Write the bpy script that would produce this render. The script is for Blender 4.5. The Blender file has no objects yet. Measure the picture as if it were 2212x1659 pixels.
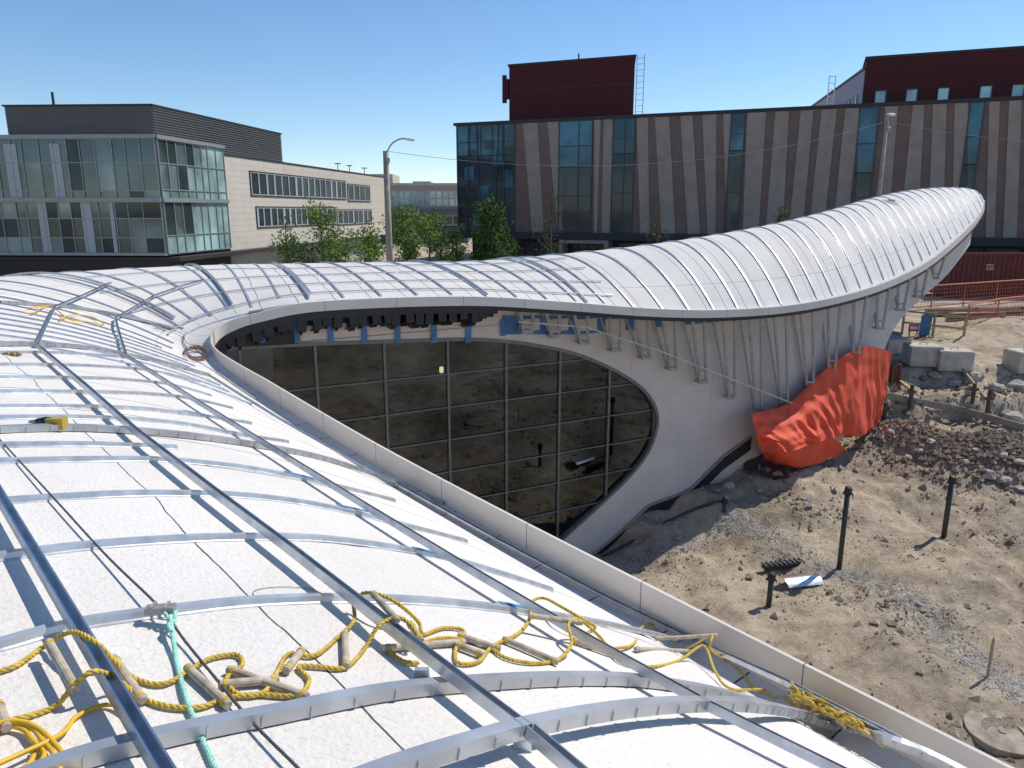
import bpy, bmesh, math, random
from mathutils import Vector, Matrix, noise
from mathutils.bvhtree import BVHTree
random.seed(7)
R=math.radians
F=1600.; CX=1106.; CY=829.5; PT=R(13.2); cP=math.cos(PT); sP=math.sin(PT)
V=Vector
scn=bpy.context.scene
col=scn.collection
def ray(px,py):
    x=(px-CX)/F; v=(py-CY)/F
    return V((x,cP-v*sP,-(sP+v*cP)))
def atY(px,py,Y):
    r=ray(px,py); return r*(Y/r.y)
def atZ(px,py,Z):
    r=ray(px,py); return r*(Z/r.z)
def proj(p):
    d=p.y*cP-p.z*sP
    return CX+F*p.x/d, CY-F*(p.y*sP+p.z*cP)/d
# ---------------------------------------------------------------- materials
def newmat(name):
    m=bpy.data.materials.new(name); m.use_nodes=True
    nt=m.node_tree; b=nt.nodes['Principled BSDF']; return m,nt,b
def N(nt,t,**k):
    n=nt.nodes.new(t)
    for a,v in k.items(): setattr(n,a,v)
    return n
def mat(name,c,rough=.7,metal=0,var=.15,scale=8,bump=0,bscale=60,spec=.5,c2=None,emit=None):
    m,nt,b=newmat(name)
    b.inputs['Roughness'].default_value=rough; b.inputs['Metallic'].default_value=metal
    b.inputs['Specular IOR Level'].default_value=spec
    tc=N(nt,'ShaderNodeTexCoord'); no=N(nt,'ShaderNodeTexNoise'); no.inputs['Scale'].default_value=scale; no.inputs['Detail'].default_value=6
    nt.links.new(tc.outputs['Object'],no.inputs['Vector'])
    cr=N(nt,'ShaderNodeValToRGB'); cr.color_ramp.elements[0].position=.3; cr.color_ramp.elements[1].position=.7
    a=[x*(1-var) for x in c]; d=list(c2) if c2 else [min(1,x*(1+var)) for x in c]
    cr.color_ramp.elements[0].color=(*a,1); cr.color_ramp.elements[1].color=(*d,1)
    nt.links.new(no.outputs['Fac'],cr.inputs['Fac']); nt.links.new(cr.outputs['Color'],b.inputs['Base Color'])
    if bump:
        n2=N(nt,'ShaderNodeTexNoise'); n2.inputs['Scale'].default_value=bscale; n2.inputs['Detail'].default_value=5
        nt.links.new(tc.outputs['Object'],n2.inputs['Vector'])
        bp=N(nt,'ShaderNodeBump'); bp.inputs['Strength'].default_value=bump; bp.inputs['Distance'].default_value=.02
        nt.links.new(n2.outputs['Fac'],bp.inputs['Height']); nt.links.new(bp.outputs['Normal'],b.inputs['Normal'])
    if emit:
        b.inputs['Emission Color'].default_value=(*emit[:3],1); b.inputs['Emission Strength'].default_value=emit[3]
    return m
def linemat(name,c,cline,period,width,axis=0,rough=.8,wob=.04,bumps=.25,bscale=120,second=None,var=.05,grain=0):
    m,nt,b=newmat(name); b.inputs['Roughness'].default_value=rough; b.inputs['Specular IOR Level'].default_value=.25
    L=nt.links.new
    uv=N(nt,'ShaderNodeUVMap'); sx=N(nt,'ShaderNodeSeparateXYZ'); L(uv.outputs['UV'],sx.inputs['Vector'])
    no=N(nt,'ShaderNodeTexNoise'); no.inputs['Scale'].default_value=1.7; no.inputs['Detail'].default_value=8; L(uv.outputs['UV'],no.inputs['Vector'])
    def line(ax,per,wd,wb):
        w=N(nt,'ShaderNodeMath',operation='MULTIPLY_ADD'); L(no.outputs['Fac'],w.inputs[0]); w.inputs[1].default_value=wb; L(sx.outputs[ax],w.inputs[2])
        d=N(nt,'ShaderNodeMath',operation='DIVIDE'); L(w.outputs[0],d.inputs[0]); d.inputs[1].default_value=per
        f=N(nt,'ShaderNodeMath',operation='FRACT'); L(d.outputs[0],f.inputs[0])
        s=N(nt,'ShaderNodeMath',operation='SUBTRACT'); L(f.outputs[0],s.inputs[0]); s.inputs[1].default_value=.5
        a=N(nt,'ShaderNodeMath',operation='ABSOLUTE'); L(s.outputs[0],a.inputs[0])
        l=N(nt,'ShaderNodeMath',operation='LESS_THAN'); L(a.outputs[0],l.inputs[0]); l.inputs[1].default_value=wd/per/2
        return l
    l=line(axis,period,width,wob); fac=l.outputs[0]
    if second:
        l2=line(1-axis,second[0],second[1],wob); mx=N(nt,'ShaderNodeMath',operation='MAXIMUM'); L(fac,mx.inputs[0]); L(l2.outputs[0],mx.inputs[1]); fac=mx.outputs[0]
    n2=N(nt,'ShaderNodeTexNoise'); n2.inputs['Scale'].default_value=.9; n2.inputs['Detail'].default_value=9; n2.inputs['Roughness'].default_value=.7
    L(uv.outputs['UV'],n2.inputs['Vector'])
    cr=N(nt,'ShaderNodeValToRGB'); cr.color_ramp.elements[0].position=.35; cr.color_ramp.elements[1].position=.6
    cr.color_ramp.elements[0].color=(*[x*(1-var*2) for x in c],1); cr.color_ramp.elements[1].color=(*c,1); L(n2.outputs['Fac'],cr.inputs['Fac'])
    src=cr.outputs['Color']; tc=N(nt,'ShaderNodeTexCoord')
    if grain:
        ng=N(nt,'ShaderNodeTexNoise'); ng.inputs['Scale'].default_value=55; ng.inputs['Detail'].default_value=5; ng.inputs['Roughness'].default_value=.75; L(tc.outputs['Object'],ng.inputs['Vector'])
        cg=N(nt,'ShaderNodeValToRGB'); cg.color_ramp.elements[0].position=.33; cg.color_ramp.elements[1].position=.5; cg.color_ramp.elements[0].color=(1-grain,1-grain,1-grain,1); L(ng.outputs['Fac'],cg.inputs['Fac'])
        mg=N(nt,'ShaderNodeMix',data_type='RGBA'); mg.blend_type='MULTIPLY'; mg.inputs[0].default_value=1; L(src,mg.inputs[6]); L(cg.outputs['Color'],mg.inputs[7]); src=mg.outputs[2]
    mx=N(nt,'ShaderNodeMix',data_type='RGBA'); L(src,mx.inputs[6]); mx.inputs[7].default_value=(*cline,1); L(fac,mx.inputs[0])
    L(mx.outputs[2],b.inputs['Base Color'])
    n3=N(nt,'ShaderNodeTexNoise'); n3.inputs['Scale'].default_value=bscale; n3.inputs['Detail'].default_value=4
    L(tc.outputs['Object'],n3.inputs['Vector'])
    bp=N(nt,'ShaderNodeBump'); bp.inputs['Strength'].default_value=bumps; bp.inputs['Distance'].default_value=.01
    L(n3.outputs['Fac'],bp.inputs['Height']); L(bp.outputs['Normal'],b.inputs['Normal'])
    return m
def glassmat(name,c,gl=.25,rough=.02,tint=(.3,.3,.3),trans=True):
    m,nt,b=newmat(name); L=nt.links.new
    out=nt.nodes['Material Output']
    g=N(nt,'ShaderNodeBsdfGlossy'); g.inputs['Roughness'].default_value=rough; g.inputs['Color'].default_value=(.82,.9,.97,1)
    mix=N(nt,'ShaderNodeMixShader'); mix.inputs[0].default_value=gl
    if trans:
        t=N(nt,'ShaderNodeBsdfTransparent'); t.inputs['Color'].default_value=(*tint,1); L(t.outputs[0],mix.inputs[1])
        no=N(nt,'ShaderNodeTexNoise'); no.inputs['Scale'].default_value=.8; no.inputs['Detail'].default_value=6
        tc=N(nt,'ShaderNodeTexCoord'); L(tc.outputs['Object'],no.inputs['Vector']); ml_=N(nt,'ShaderNodeMath',operation='MULTIPLY'); L(no.outputs['Fac'],ml_.inputs[0]); ml_.inputs[1].default_value=gl*2; L(ml_.outputs[0],mix.inputs[0])
    else:
        d=b; d.inputs['Roughness'].default_value=.4; d.inputs['Specular IOR Level'].default_value=.2
        no=N(nt,'ShaderNodeTexNoise'); no.inputs['Scale'].default_value=.3; no.inputs['Detail'].default_value=3
        tc=N(nt,'ShaderNodeTexCoord'); L(tc.outputs['Object'],no.inputs['Vector'])
        cr=N(nt,'ShaderNodeValToRGB'); cr.color_ramp.elements[0].position=.4; cr.color_ramp.elements[1].position=.62
        cr.color_ramp.elements[0].color=(*[x*.45 for x in c],1); cr.color_ramp.elements[1].color=(*[x*1.5 for x in c],1)
        L(no.outputs['Fac'],cr.inputs['Fac']); L(cr.outputs['Color'],d.inputs['Base Color'])
        L(d.outputs[0],mix.inputs[1])
    L(g.outputs[0],mix.inputs[2]); L(mix.outputs[0],out.inputs['Surface'])
    return m
M={}
M['roof']=linemat('roof_coating',(.755,.725,.68),(.09,.08,.075),.63,.013,0,wob=.08,rough=.95,second=(2.44,.007),bumps=.5,bscale=70,grain=.17)
M['fascia']=linemat('fascia_board',(.70,.655,.60),(.2,.18,.16),1.25,.008,0,wob=.0,bumps=.15)
M['galv']=mat('galvanised_steel',(.60,.62,.64),.40,.6,.2,14)
M['galvr']=mat('galvanised_rail',(.50,.54,.59),.30,.9,.2,10)
M['galvm']=mat('galvanised_rib',(.50,.515,.53),.40,.65,.2,6)
M['galvd']=mat('galvanised_dull',(.33,.335,.325),.55,.3,.2,10)
M['bluetape']=mat('blue_tape',(.08,.28,.5),.6)
M['bluemem']=mat('blue_membrane',(.06,.17,.38),.6,0,.2,5)
M['black']=mat('black_steel',(.015,.015,.017),.55)
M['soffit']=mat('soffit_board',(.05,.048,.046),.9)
M['wallw']=linemat('sheathing_board',(.64,.58,.53),(.47,.42,.38),2.4,.012,0,wob=0,second=(1.2,.01),bumps=.1,var=.06)
M['glass']=glassmat('pit_glass',(0,0,0),.085,.02,(.11,.11,.11))
M['mull']=mat('mullion',(.16,.16,.16),.45,.3)
M['ropey']=mat('yellow_rope',(.60,.42,.06),.7,0,.25,40)
M['hose']=mat('yellow_hose',(.75,.46,.03),.45,0,.1,20)
M['wood']=mat('rung_wood',(.46,.39,.30),.8,0,.3,30)
M['teal']=mat('teal_rope',(.34,.66,.56),.7,0,.2,40)
M['cable']=mat('steel_cable',(.12,.12,.13),.5,.5)
M['tarp']=mat('orange_tarp',(.76,.105,.05),.65,0,.14,2,.25,10,spec=.25)
M['btarp']=mat('black_tarp',(.05,.048,.05),.4,0,.3,4,.5,14)
M['conc']=mat('concrete',(.50,.47,.41),.9,0,.2,3,.4,30)
M['lumber']=mat('lumber',(.42,.31,.19),.85,0,.25,6)
M['pipe']=mat('dark_pipe',(.035,.04,.04),.5)
M['alum']=mat('aluminium',(.75,.76,.78),.25,.9,.1)
M['rock']=mat('rock',(.42,.38,.33),.95,0,.35,6,.5,20)
M['clod']=mat('soil_clod',(.36,.30,.225),.98,0,.4,4,.3,30)
M['clodd']=mat('damp_soil',(.23,.175,.125),.98,0,.4,4,.3,30)
M['gravel']=mat('gravel_grey',(.46,.45,.42),.95,0,.35,30)
M['louvre']=mat('louvre_grey',(.13,.125,.118),.6)
M['stone']=linemat('stone_cladding',(.64,.59,.51),(.46,.42,.37),.42,.03,1,wob=0,bumps=.05,second=(1.8,.03))
M['panelw']=mat('white_panel',(.40,.43,.45),.5,0,.08)
M['framew']=mat('window_frame',(.30,.33,.33),.5,.3)
M['framed']=mat('dark_frame',(.05,.06,.065),.5)
M['gA']=glassmat('glass_green',(.055,.090,.084),.07,.05,trans=False)
M['gE']=glassmat('glass_pale_green',(.15,.22,.21),.07,.05,trans=False)
M['gB']=glassmat('glass_teal',(.32,.48,.45),.12,.05,trans=False)
M['gC']=glassmat('glass_dark',(.024,.040,.048),.025,.05,trans=False)
M['gD']=glassmat('glass_blue',(.04,.14,.19),.03,.08,trans=False)
M['maroon']=linemat('maroon_cladding',(.085,.014,.018),(.065,.011,.014),.32,.05,1,wob=0,rough=.6,bumps=.02)
M['brown']=mat('brown_panel',(.195,.13,.108),.8,0,.12,1.2)
M['taupe']=mat('taupe_panel',(.345,.28,.235),.85,0,.12,1.0)
M['trimd']=mat('dark_trim',(.03,.028,.03),.6)
M['lilac']=mat('lilac_panel',(.46,.39,.45),.7,0,.08)
M['redc']=mat('container_red',(.15,.035,.028),.7,0,.2,2)
M['fence']=mat('fence_orange',(.58,.16,.10),.6)
M['whitep']=mat('white_paint',(.8,.8,.78),.5,0,.04)
M['pole']=mat('weathered_pole',(.33,.29,.24),.9,0,.2,5)
M['bark']=mat('bark',(.12,.09,.07),.95,0,.3,10,spec=.1)
M['leafd']=mat('leaf_dark',(.045,.085,.025),.8,0,.5,1.3,c2=(.09,.165,.04),spec=.08)
M['leafl']=mat('leaf_light',(.10,.17,.035),.8,0,.4,1.2,c2=(.20,.31,.07),spec=.08)
M['asph']=mat('asphalt',(.055,.055,.057),.9,0,.15,3)
M['drilly']=mat('tool_yellow',(.45,.30,.04),.5)
M['cloth']=mat('tan_cloth',(.35,.24,.14),.9)
M['cordr']=mat('red_brown_cord',(.22,.09,.06),.6)
M['skin']=mat('skin',(.45,.28,.2),.6)
M['vest']=mat('hi_vis_orange',(.85,.16,.05),.6)
M['vestg']=mat('hi_vis_lime',(.5,.75,.08),.6)
M['trouser']=mat('navy_trousers',(.03,.035,.06),.8)
M['lamp']=mat('lit_lamp',(.7,.9,.4),.5,emit=(.75,.95,.45,7))
M['signr']=mat('sign_red',(.5,.03,.04),.5)
M['rust']=mat('rusty_steel',(.2,.085,.05),.9)
M['slab']=mat('weathered_slab',(.34,.29,.235),.95,0,.35,5,.5,20)
M['darkbase']=mat('dark_ground_storey',(.05,.03,.03),.7)
def groundmat():
    m,nt,b=newmat('dirt'); L=nt.links.new; b.inputs['Roughness'].default_value=.97; b.inputs['Specular IOR Level'].default_value=.12
    tc=N(nt,'ShaderNodeTexCoord')
    def no(s,d=8,r=.6):
        n=N(nt,'ShaderNodeTexNoise'); n.inputs['Scale'].default_value=s; n.inputs['Detail'].default_value=d; n.inputs['Roughness'].default_value=r; L(tc.outputs['Object'],n.inputs['Vector']); return n
    a=no(.42); c=no(2.2,10,.72)
    cr=N(nt,'ShaderNodeValToRGB'); e=cr.color_ramp.elements; e[0].position=.38; e[0].color=(.235,.19,.14,1); e[1].position=.58; e[1].color=(.585,.49,.365,1)
    ad=N(nt,'ShaderNodeMath',operation='MULTIPLY_ADD'); L(c.outputs['Fac'],ad.inputs[0]); ad.inputs[1].default_value=.55
    s=N(nt,'ShaderNodeMath',operation='MULTIPLY'); L(a.outputs['Fac'],s.inputs[0]); s.inputs[1].default_value=.47; L(s.outputs[0],ad.inputs[2])
    L(ad.outputs[0],cr.inputs['Fac'])
    n4=no(28,4,.6); c2=N(nt,'ShaderNodeMix',data_type='RGBA'); c2.blend_type='OVERLAY'; c2.inputs[0].default_value=.4
    L(cr.outputs['Color'],c2.inputs[6]); L(n4.outputs['Fac'],c2.inputs[7])
    L(c2.outputs[2],b.inputs['Base Color'])
    n3=no(7,10,.78); bp=N(nt,'ShaderNodeBump'); bp.inputs['Strength'].default_value=.85; bp.inputs['Distance'].default_value=.10
    L(n3.outputs['Fac'],bp.inputs['Height']); L(bp.outputs['Normal'],b.inputs['Normal'])
    return m
M['dirt']=groundmat()
# ---------------------------------------------------------------- mesh builder
ORG={}
class MB:
    def __init__(s): s.v=[]; s.f=[]; s.uv=[]
    def add(s,vs,fs,uv=None):
        o=len(s.v); s.v+= [V(x) for x in vs]; s.f+=[tuple(i+o for i in f) for f in fs]
        s.uv+= uv if uv else [(0,0)]*len(vs)
    def prism(s,a,b):
        n=len(a); fs=[tuple(range(n-1,-1,-1)),tuple(range(n,2*n))]+[(i,(i+1)%n,n+(i+1)%n,n+i) for i in range(n)]
        s.add(list(a)+list(b),fs)
    def box(s,c,sz,rot=None,bev=0):
        x,y,z=[q/2 for q in sz]; m=rot if rot else Matrix.Identity(3); c=V(c)
        if bev:
            b=bev; P=[(-x+b,-y),(x-b,-y),(x,-y+b),(x,y-b),(x-b,y),(-x+b,y),(-x,y-b),(-x,-y+b)]
            k=[(-z,1-b/max(x,1e-3)),(-z+b,1),(z-b,1),(z,1-b/max(x,1e-3))]
            vs=[];fs=[]
            for zz,sc in k: vs+=[c+m@V((p[0]*sc,p[1]*sc,zz)) for p in P]
            for j in range(3):
                for i in range(8): fs.append((j*8+i,j*8+(i+1)%8,j*8+8+(i+1)%8,j*8+8+i))
            fs+=[tuple(range(7,-1,-1)),tuple(range(24,32))]; s.add(vs,fs); return
        a=[c+m@V(p) for p in ((-x,-y,-z),(x,-y,-z),(x,y,-z),(-x,y,-z))]; b=[c+m@V(p) for p in ((-x,-y,z),(x,-y,z),(x,y,z),(-x,y,z))]
        s.prism(a,b)
    def beam(s,p,q,w,h=None,up=(0,0,1)):
        h=h or w; p=V(p);q=V(q); t=(q-p); L=t.length
        if L<1e-6: return
        t/=L; u=V(up)
        if abs(t.dot(u))>.98: u=V((0,1,0))
        b=t.cross(u).normalized(); n=b.cross(t)
        k=[b*w/2+n*h/2,-b*w/2+n*h/2,-b*w/2-n*h/2,b*w/2-n*h/2]
        s.prism([p+x for x in k],[q+x for x in k])
    def tube(s,pts,r,n=8,cap=True):
        pts=[V(p) for p in pts]; m=len(pts); vs=[];fs=[]; u=None
        for i,p in enumerate(pts):
            t=(pts[min(i+1,m-1)]-pts[max(i-1,0)]).normalized()
            if u is None:
                u=t.orthogonal().normalized()
            else:
                u=(u-t*u.dot(t)); u=u.normalized() if u.length>1e-6 else t.orthogonal().normalized()
            w=t.cross(u); rr=r[i] if isinstance(r,(list,tuple)) else r
            vs+=[p+(u*math.cos(2*math.pi*k/n)+w*math.sin(2*math.pi*k/n))*rr for k in range(n)]
        for i in range(m-1):
            for k in range(n): fs.append((i*n+k,i*n+(k+1)%n,(i+1)*n+(k+1)%n,(i+1)*n+k))
        if cap: fs+=[tuple(range(n-1,-1,-1)),tuple(range((m-1)*n,m*n))]
        s.add(vs,fs)
    def sweep(s,pts,nr,prof,cap=True):
        m=len(pts); n=len(prof); vs=[];fs=[]
        for i,p in enumerate(pts):
            t=(pts[min(i+1,m-1)]-pts[max(i-1,0)]).normalized(); nn=nr[i]; b=t.cross(nn).normalized(); nn=b.cross(t)
            vs+=[p+b*a+nn*c for a,c in prof]
        for i in range(m-1):
            for k in range(n): fs.append((i*n+k,i*n+(k+1)%n,(i+1)*n+(k+1)%n,(i+1)*n+k))
        if cap: fs+=[tuple(range(n-1,-1,-1)),tuple(range((m-1)*n,m*n))]
        s.add(vs,fs)
    def build(s,name,m,parent=None,smooth=False,kind=None):
        me=bpy.data.meshes.new(name)
        if parent is None:
            if kind=='structure' or not s.v: org=V((0,0,0))
            else:
                xs=[v.x for v in s.v];ys=[v.y for v in s.v];zs=[v.z for v in s.v]
                org=V(((min(xs)+max(xs))/2,(min(ys)+max(ys))/2,min(zs)))
        else: org=ORG[parent.name]
        me.from_pydata([v-org for v in s.v],[],s.f)
        ul=me.uv_layers.new(name='UVMap')
        for l in me.loops: ul.data[l.index].uv=s.uv[l.vertex_index]
        me.materials.append(M[m] if isinstance(m,str) else m)
        if smooth:
            me.polygons.foreach_set('use_smooth',[True]*len(me.polygons))
        me.update()
        bm=bmesh.new(); bm.from_mesh(me); bmesh.ops.recalc_face_normals(bm,faces=bm.faces); bm.to_mesh(me); bm.free()
        o=bpy.data.objects.new(name,me); col.objects.link(o)
        if parent: o.parent=parent
        else: o.location=org
        ORG[o.name]=org
        return o
def tag(o,label=None,cat=None,group=None,kind=None):
    if label:o['label']=label
    if cat:o['category']=cat
    if group:o['group']=group
    if kind:o['kind']=kind
    return o
def empty(name,loc,label,cat,group=None):
    o=bpy.data.objects.new(name,None); col.objects.link(o); o.location=loc; ORG[o.name]=V(loc); o.empty_display_size=.3
    return tag(o,label,cat,group)
def crv(P,n=8):
    P=[V(p) for p in P]; out=[]
    for i in range(len(P)-1):
        a=P[max(i-1,0)];b=P[i];c=P[i+1];d=P[min(i+2,len(P)-1)]
        for k in range(n):
            t=k/n; out.append(.5*((2*b)+(c-a)*t+(2*a-5*b+4*c-d)*t*t+(3*b-a-3*c+d)*t**3))
    out.append(P[-1]); return out
def resample(P,step):
    L=[0]
    for i in range(1,len(P)): L.append(L[-1]+(P[i]-P[i-1]).length)
    n=max(2,int(L[-1]/step)); out=[];j=0
    for k in range(n+1):
        d=L[-1]*k/n
        while j<len(P)-2 and L[j+1]<d: j+=1
        sg=L[j+1]-L[j]; out.append(P[j].lerp(P[j+1],0 if sg<1e-9 else min(1,(d-L[j])/sg)))
    return out
# ---------------------------------------------------------------- pavilion roof loft
AX=V((-.647,.762,0)); NV=V((-.762,-.647,0)); P0=V((2.47,3.06,0))
def wing(t,zi,zc=-1.05,wd=4.5):
    I=P0+AX*t; C=I+NV*wd; I.z=zi; C.z=zc; return (I,C)
secs=[wing(-7,-2.92),wing(-4,-2.92),wing(-2,-2.92),wing(0,-2.90),wing(2,-2.86),wing(4,-2.81),wing(6,-2.73),wing(8,-2.60,-1.08,4.6),
 (V((-4.13,10.83,-2.42)),V((-8.5,9.1,-1.1))),
 (V((-4.73,11.54,-2.24)),V((-9.3,11.3,-1.15))),
 (V((-4.88,11.92,-2.02)),V((-9.1,13.6,-1.2))),
 (V((-4.72,12.2,-1.86)),V((-7.8,15.5,-1.2))),
 (V((-4.25,12.4,-1.71)),V((-6.2,16.5,-1.2))),
 (atY(700,656,12.8),atY(620,575,16.9)),
 (atY(1000,646,13.7),atY(860,569,17.2)),
 (atY(1200,656,14.5),atY(1040,566,17.6)),
 (atY(1400,671,15.4),atY(1230,549,18.2)),
 (atY(1550,674,16.2),atY(1400,530,19.0)),
 (atY(1700,664,17.2),atY(1560,506,20.3)),
 (atY(1820,642,18.5),atY(1690,481,22.0)),
 (atY(1920,610,20.2),atY(1800,454,24.0)),
 (atY(2000,570,22.0),atY(1880,430,26.3)),
 (atY(2060,523,24.0),atY(1950,414,28.5)),
 (atY(2102,482,26.0),atY(2020,406,30.0)),
 (atY(2124,450,28.0),atY(2085,407,31.0)),
 (atY(2127,434,29.5),atY(2112,417,31.3))]
NS=len(secs)-1
def cr1(arr,u):
    u=min(max(u,0),NS-1e-6); i=int(u); t=u-i
    a=arr[max(i-1,0)];b=arr[i];c=arr[i+1];d=arr[min(i+2,NS)]
    return .5*((2*b)+(c-a)*t+(2*a-5*b+4*c-d)*t*t+(3*b-a-3*c+d)*t**3)
AI=[s[0] for s in secs]; AC=[s[1] for s in secs]
def gw(u):
    if u<8: return .2
    if u<10: return .2+.38*(u-8)/2
    if u<13: return .58-.42*(u-10)/3
    return .16
def S0(u,w):
    I=cr1(AI,u); C=cr1(AC,u); D=(C-I); L=max(.3,math.hypot(D.x,D.y)); w0=min(.3,gw(u)/L)
    q=max(0,(w-w0)/(1-w0)); p=I+D*w; p.z=I.z+(C.z-I.z)*(1-(1-q)**2)
    return p
def SN(u,w):
    e=.02; a=S0(min(u+e,NS),w)-S0(max(u-e,0),w); b=S0(u,w+e)-S0(u,max(0,w-e))
    n=a.cross(b)
    if n.z<0: n=-n
    return n.normalized()
def S(u,w,h=0):
    p=S0(u,w)
    return p+SN(u,w)*h if h else p
NU=340
US=[NS*i/NU for i in range(NU+1)]
ml=[0]; il=[0]
for i in range(1,NU+1):
    ml.append(ml[-1]+(S0(US[i],.5)-S0(US[i-1],.5)).length); il.append(il[-1]+(S0(US[i],0)-S0(US[i-1],0)).length)
def u_mid(m):
    for i in range(NU):
        if ml[i+1]>=m: return US[i]+(US[i+1]-US[i])*(m-ml[i])/max(1e-9,ml[i+1]-ml[i])
    return NS
def mid_u(u):
    i=min(NU-1,int(u/NS*NU)); f=u/NS*NU-i; return ml[i]+(ml[i+1]-ml[i])*f
def u_lip(px):
    best=0;bd=1e9
    for i in range(int(NU*12/NS),NU+1):
        x=proj(S0(US[i],0))[0]
        if abs(x-px)<bd: bd=abs(x-px);best=US[i]
    return best
def u_t(t):
    return max(0,min(7,( (t+7)/3 if t<-4 else 1+(t+4)/2 )))
PB=empty('pavilion_building',(0,14,-7.5),'curving white pavilion under construction with swooping roof arm and teardrop glass wall','building')
mb=MB(); NW=44
W=[0,.004]+[w for w in [1.75*j/NW for j in range(NW+1)] if w>.01]
nw=len(W)
vs=[];uv=[]
for i,u in enumerate(US):
    D=(cr1(AC,u)-cr1(AI,u)).length
    for w in W:
        vs.append(S0(u,w)); uv.append((ml[i],w*max(D,3)+.3))
fs=[(i*nw+j,(i+1)*nw+j,(i+1)*nw+j+1,i*nw+j+1) for i in range(NU) for j in range(nw-1)]
mb.add(vs,fs,uv); roof=mb.build('roof','roof',PB,smooth=True)
bvh=BVHTree.FromPolygons(vs,fs)
def roofhit(px,py,h=0):
    tx,ty=px,py; q=None;n=V((0,0,1))
    for _ in range(5):
        loc,nn,_i,_d=bvh.ray_cast(V((0,0,0)),ray(tx,ty).normalized())
        if loc is None: break
        n=nn if nn.z>0 else -nn
        q=loc+n*h; a,b=proj(q); tx+=px-a; ty+=py-b
    return (q if q is not None else atZ(px,py,-2.4)),n
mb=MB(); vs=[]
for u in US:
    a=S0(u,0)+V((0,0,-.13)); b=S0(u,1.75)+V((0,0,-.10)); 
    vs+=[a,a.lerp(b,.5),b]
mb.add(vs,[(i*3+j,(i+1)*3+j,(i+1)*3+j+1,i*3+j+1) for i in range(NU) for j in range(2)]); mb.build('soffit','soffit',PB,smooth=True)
def wallstrip(name,f,i0,i1,zb,m):
    mb=MB(); vs=[];uv=[]
    for i in range(i0,i1+1,2):
        p=f(US[i]); vs+=[p,V((p.x,p.y,zb))]; uv+=[(il[i],p.z),(il[i],zb)]
    n=len(vs)//2; mb.add(vs,[(2*i,2*i+2,2*i+3,2*i+1) for i in range(n-1)],uv); return mb.build(name,m,PB)
wallstrip('side_wall',lambda u:S0(u,.03)+V((0,0,-.05)),0,int(NU*9.2/NS),-8.2,'wallw')
wallstrip('rear_wall',lambda u:S0(u,1.7)+V((0,0,-.02)),0,int(NU*19/NS),-7.5,'wallw')
def hp(u):
    if u<7.5: return .24
    if u<9.5: return .24-.13*(u-7.5)/2
    if u<12: return .11-.07*(u-9.5)/2.5
    return .05
mb=MB(); vs=[];uv=[]
for i,u in enumerate(US):
    I=S0(u,0); D=cr1(AC,u)-I; D.z=0; D.normalize(); h=hp(u); th=.025 if u<10 else .05
    fd=.12 if u>9 else .3
    if u>19: fd=.12+.05*min(1,(u-19)/3)
    for a,b in ((0,0),(0,h),(-th,h),(-th,-fd),(0,-fd)):
        vs.append(I+D*a+V((0,0,b))); uv.append((il[i],b))
fs=[(i*5+j,(i+1)*5+j,(i+1)*5+(j+1)%5,i*5+(j+1)%5) for i in range(NU) for j in range(5)]
mb.add(vs,fs,uv); mb.build('parapet','fascia',PB)
uE=u_lip(1080)
for lo,hi,pr in ((9.9,uE,[(-.03,-.11),(.03,-.11),(.03,.028),(-.03,.028)]),(uE,NS,[(-.01,-.05),(.03,-.05),(.03,.02),(-.01,.02)])):
    mb=MB(); pts=[];nr=[]
    for i,u in enumerate(US):
        if lo<=u<=hi:
            I=S0(u,0); D=cr1(AC,u)-I; D.z=0; D.normalize(); pts.append(I+V((0,0,-.15 if u<=19 else -.15-.05*min(1,(u-19)/3)))); nr.append(V((0,0,1)))
    mb.sweep(pts,nr,pr); mb.build('drip_edge','black',PB)
mb=MB();pts=[];nr=[]
for i,u in enumerate(US):
    D=(cr1(AC,u)-cr1(AI,u)).length
    if u>7.4: pts.append(S(u,min(.3,gw(u)/D),.012)); nr.append(V((0,0,1)))
mb.sweep(pts,nr,[(-.012,-.02),(.012,-.02),(.012,.015),(-.012,.015)]); mb.build('gutter_curb','galv',PB)
# ---- channels
def HATP(k=1.): return [(a*k,b*k) for a,b in [(-.034,0),(-.022,.002),(-.016,.022),(.016,.022),(.022,.002),(.034,0),(.034,-.006),(-.034,-.006)]]
def channel(u0,u1,wa,wb,name='roof_channel',prof=None,h=.004,n=26,m='galvm'):
    mb=MB(); pts=[];nr=[]
    for k in range(n+1):
        f=k/n; u=u0+(u1-u0)*f; w=wa+(wb-wa)*f; pts.append(S(u,w,h)); nr.append(SN(u,w))
    mb.sweep(pts,nr,prof or HATP()); return mb.build(name,m,PB)
def pcurve(px,h,n=6):
    P=[];Nn=[]
    for a in px:
        q,nn=roofhit(a[0],a[1],h if len(a)<3 else a[2]); P.append(q);Nn.append(nn)
    return crv(P,n),[v.normalized() for v in crv(Nn,n)]
def pchannel(px,h=.004,k=.85,name='roof_channel',blue=None):
    P,Nn=pcurve(px,h); mb=MB(); mb.sweep(P,Nn,HATP(k)); o=mb.build(name,'galv',PB)
    if blue:
        q0,n0=roofhit(*blue[0],h); q1,n1=roofhit(*blue[1],h); mb=MB(); mb.sweep([q0,q1],[n0,n1],[(-.018*k,.0225*k),(.018*k,.0225*k),(.018*k,.027*k),(-.018*k,.027*k)]); mb.build('blue_mark','bluetape',o)
    return o
pchannel([(-120,1425),(0,1395),(160,1352),(340,1325),(540,1302),(750,1295),(950,1303),(1150,1325),(1320,1352),(1460,1382)],blue=((1075,1312),(1150,1325)))
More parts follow.
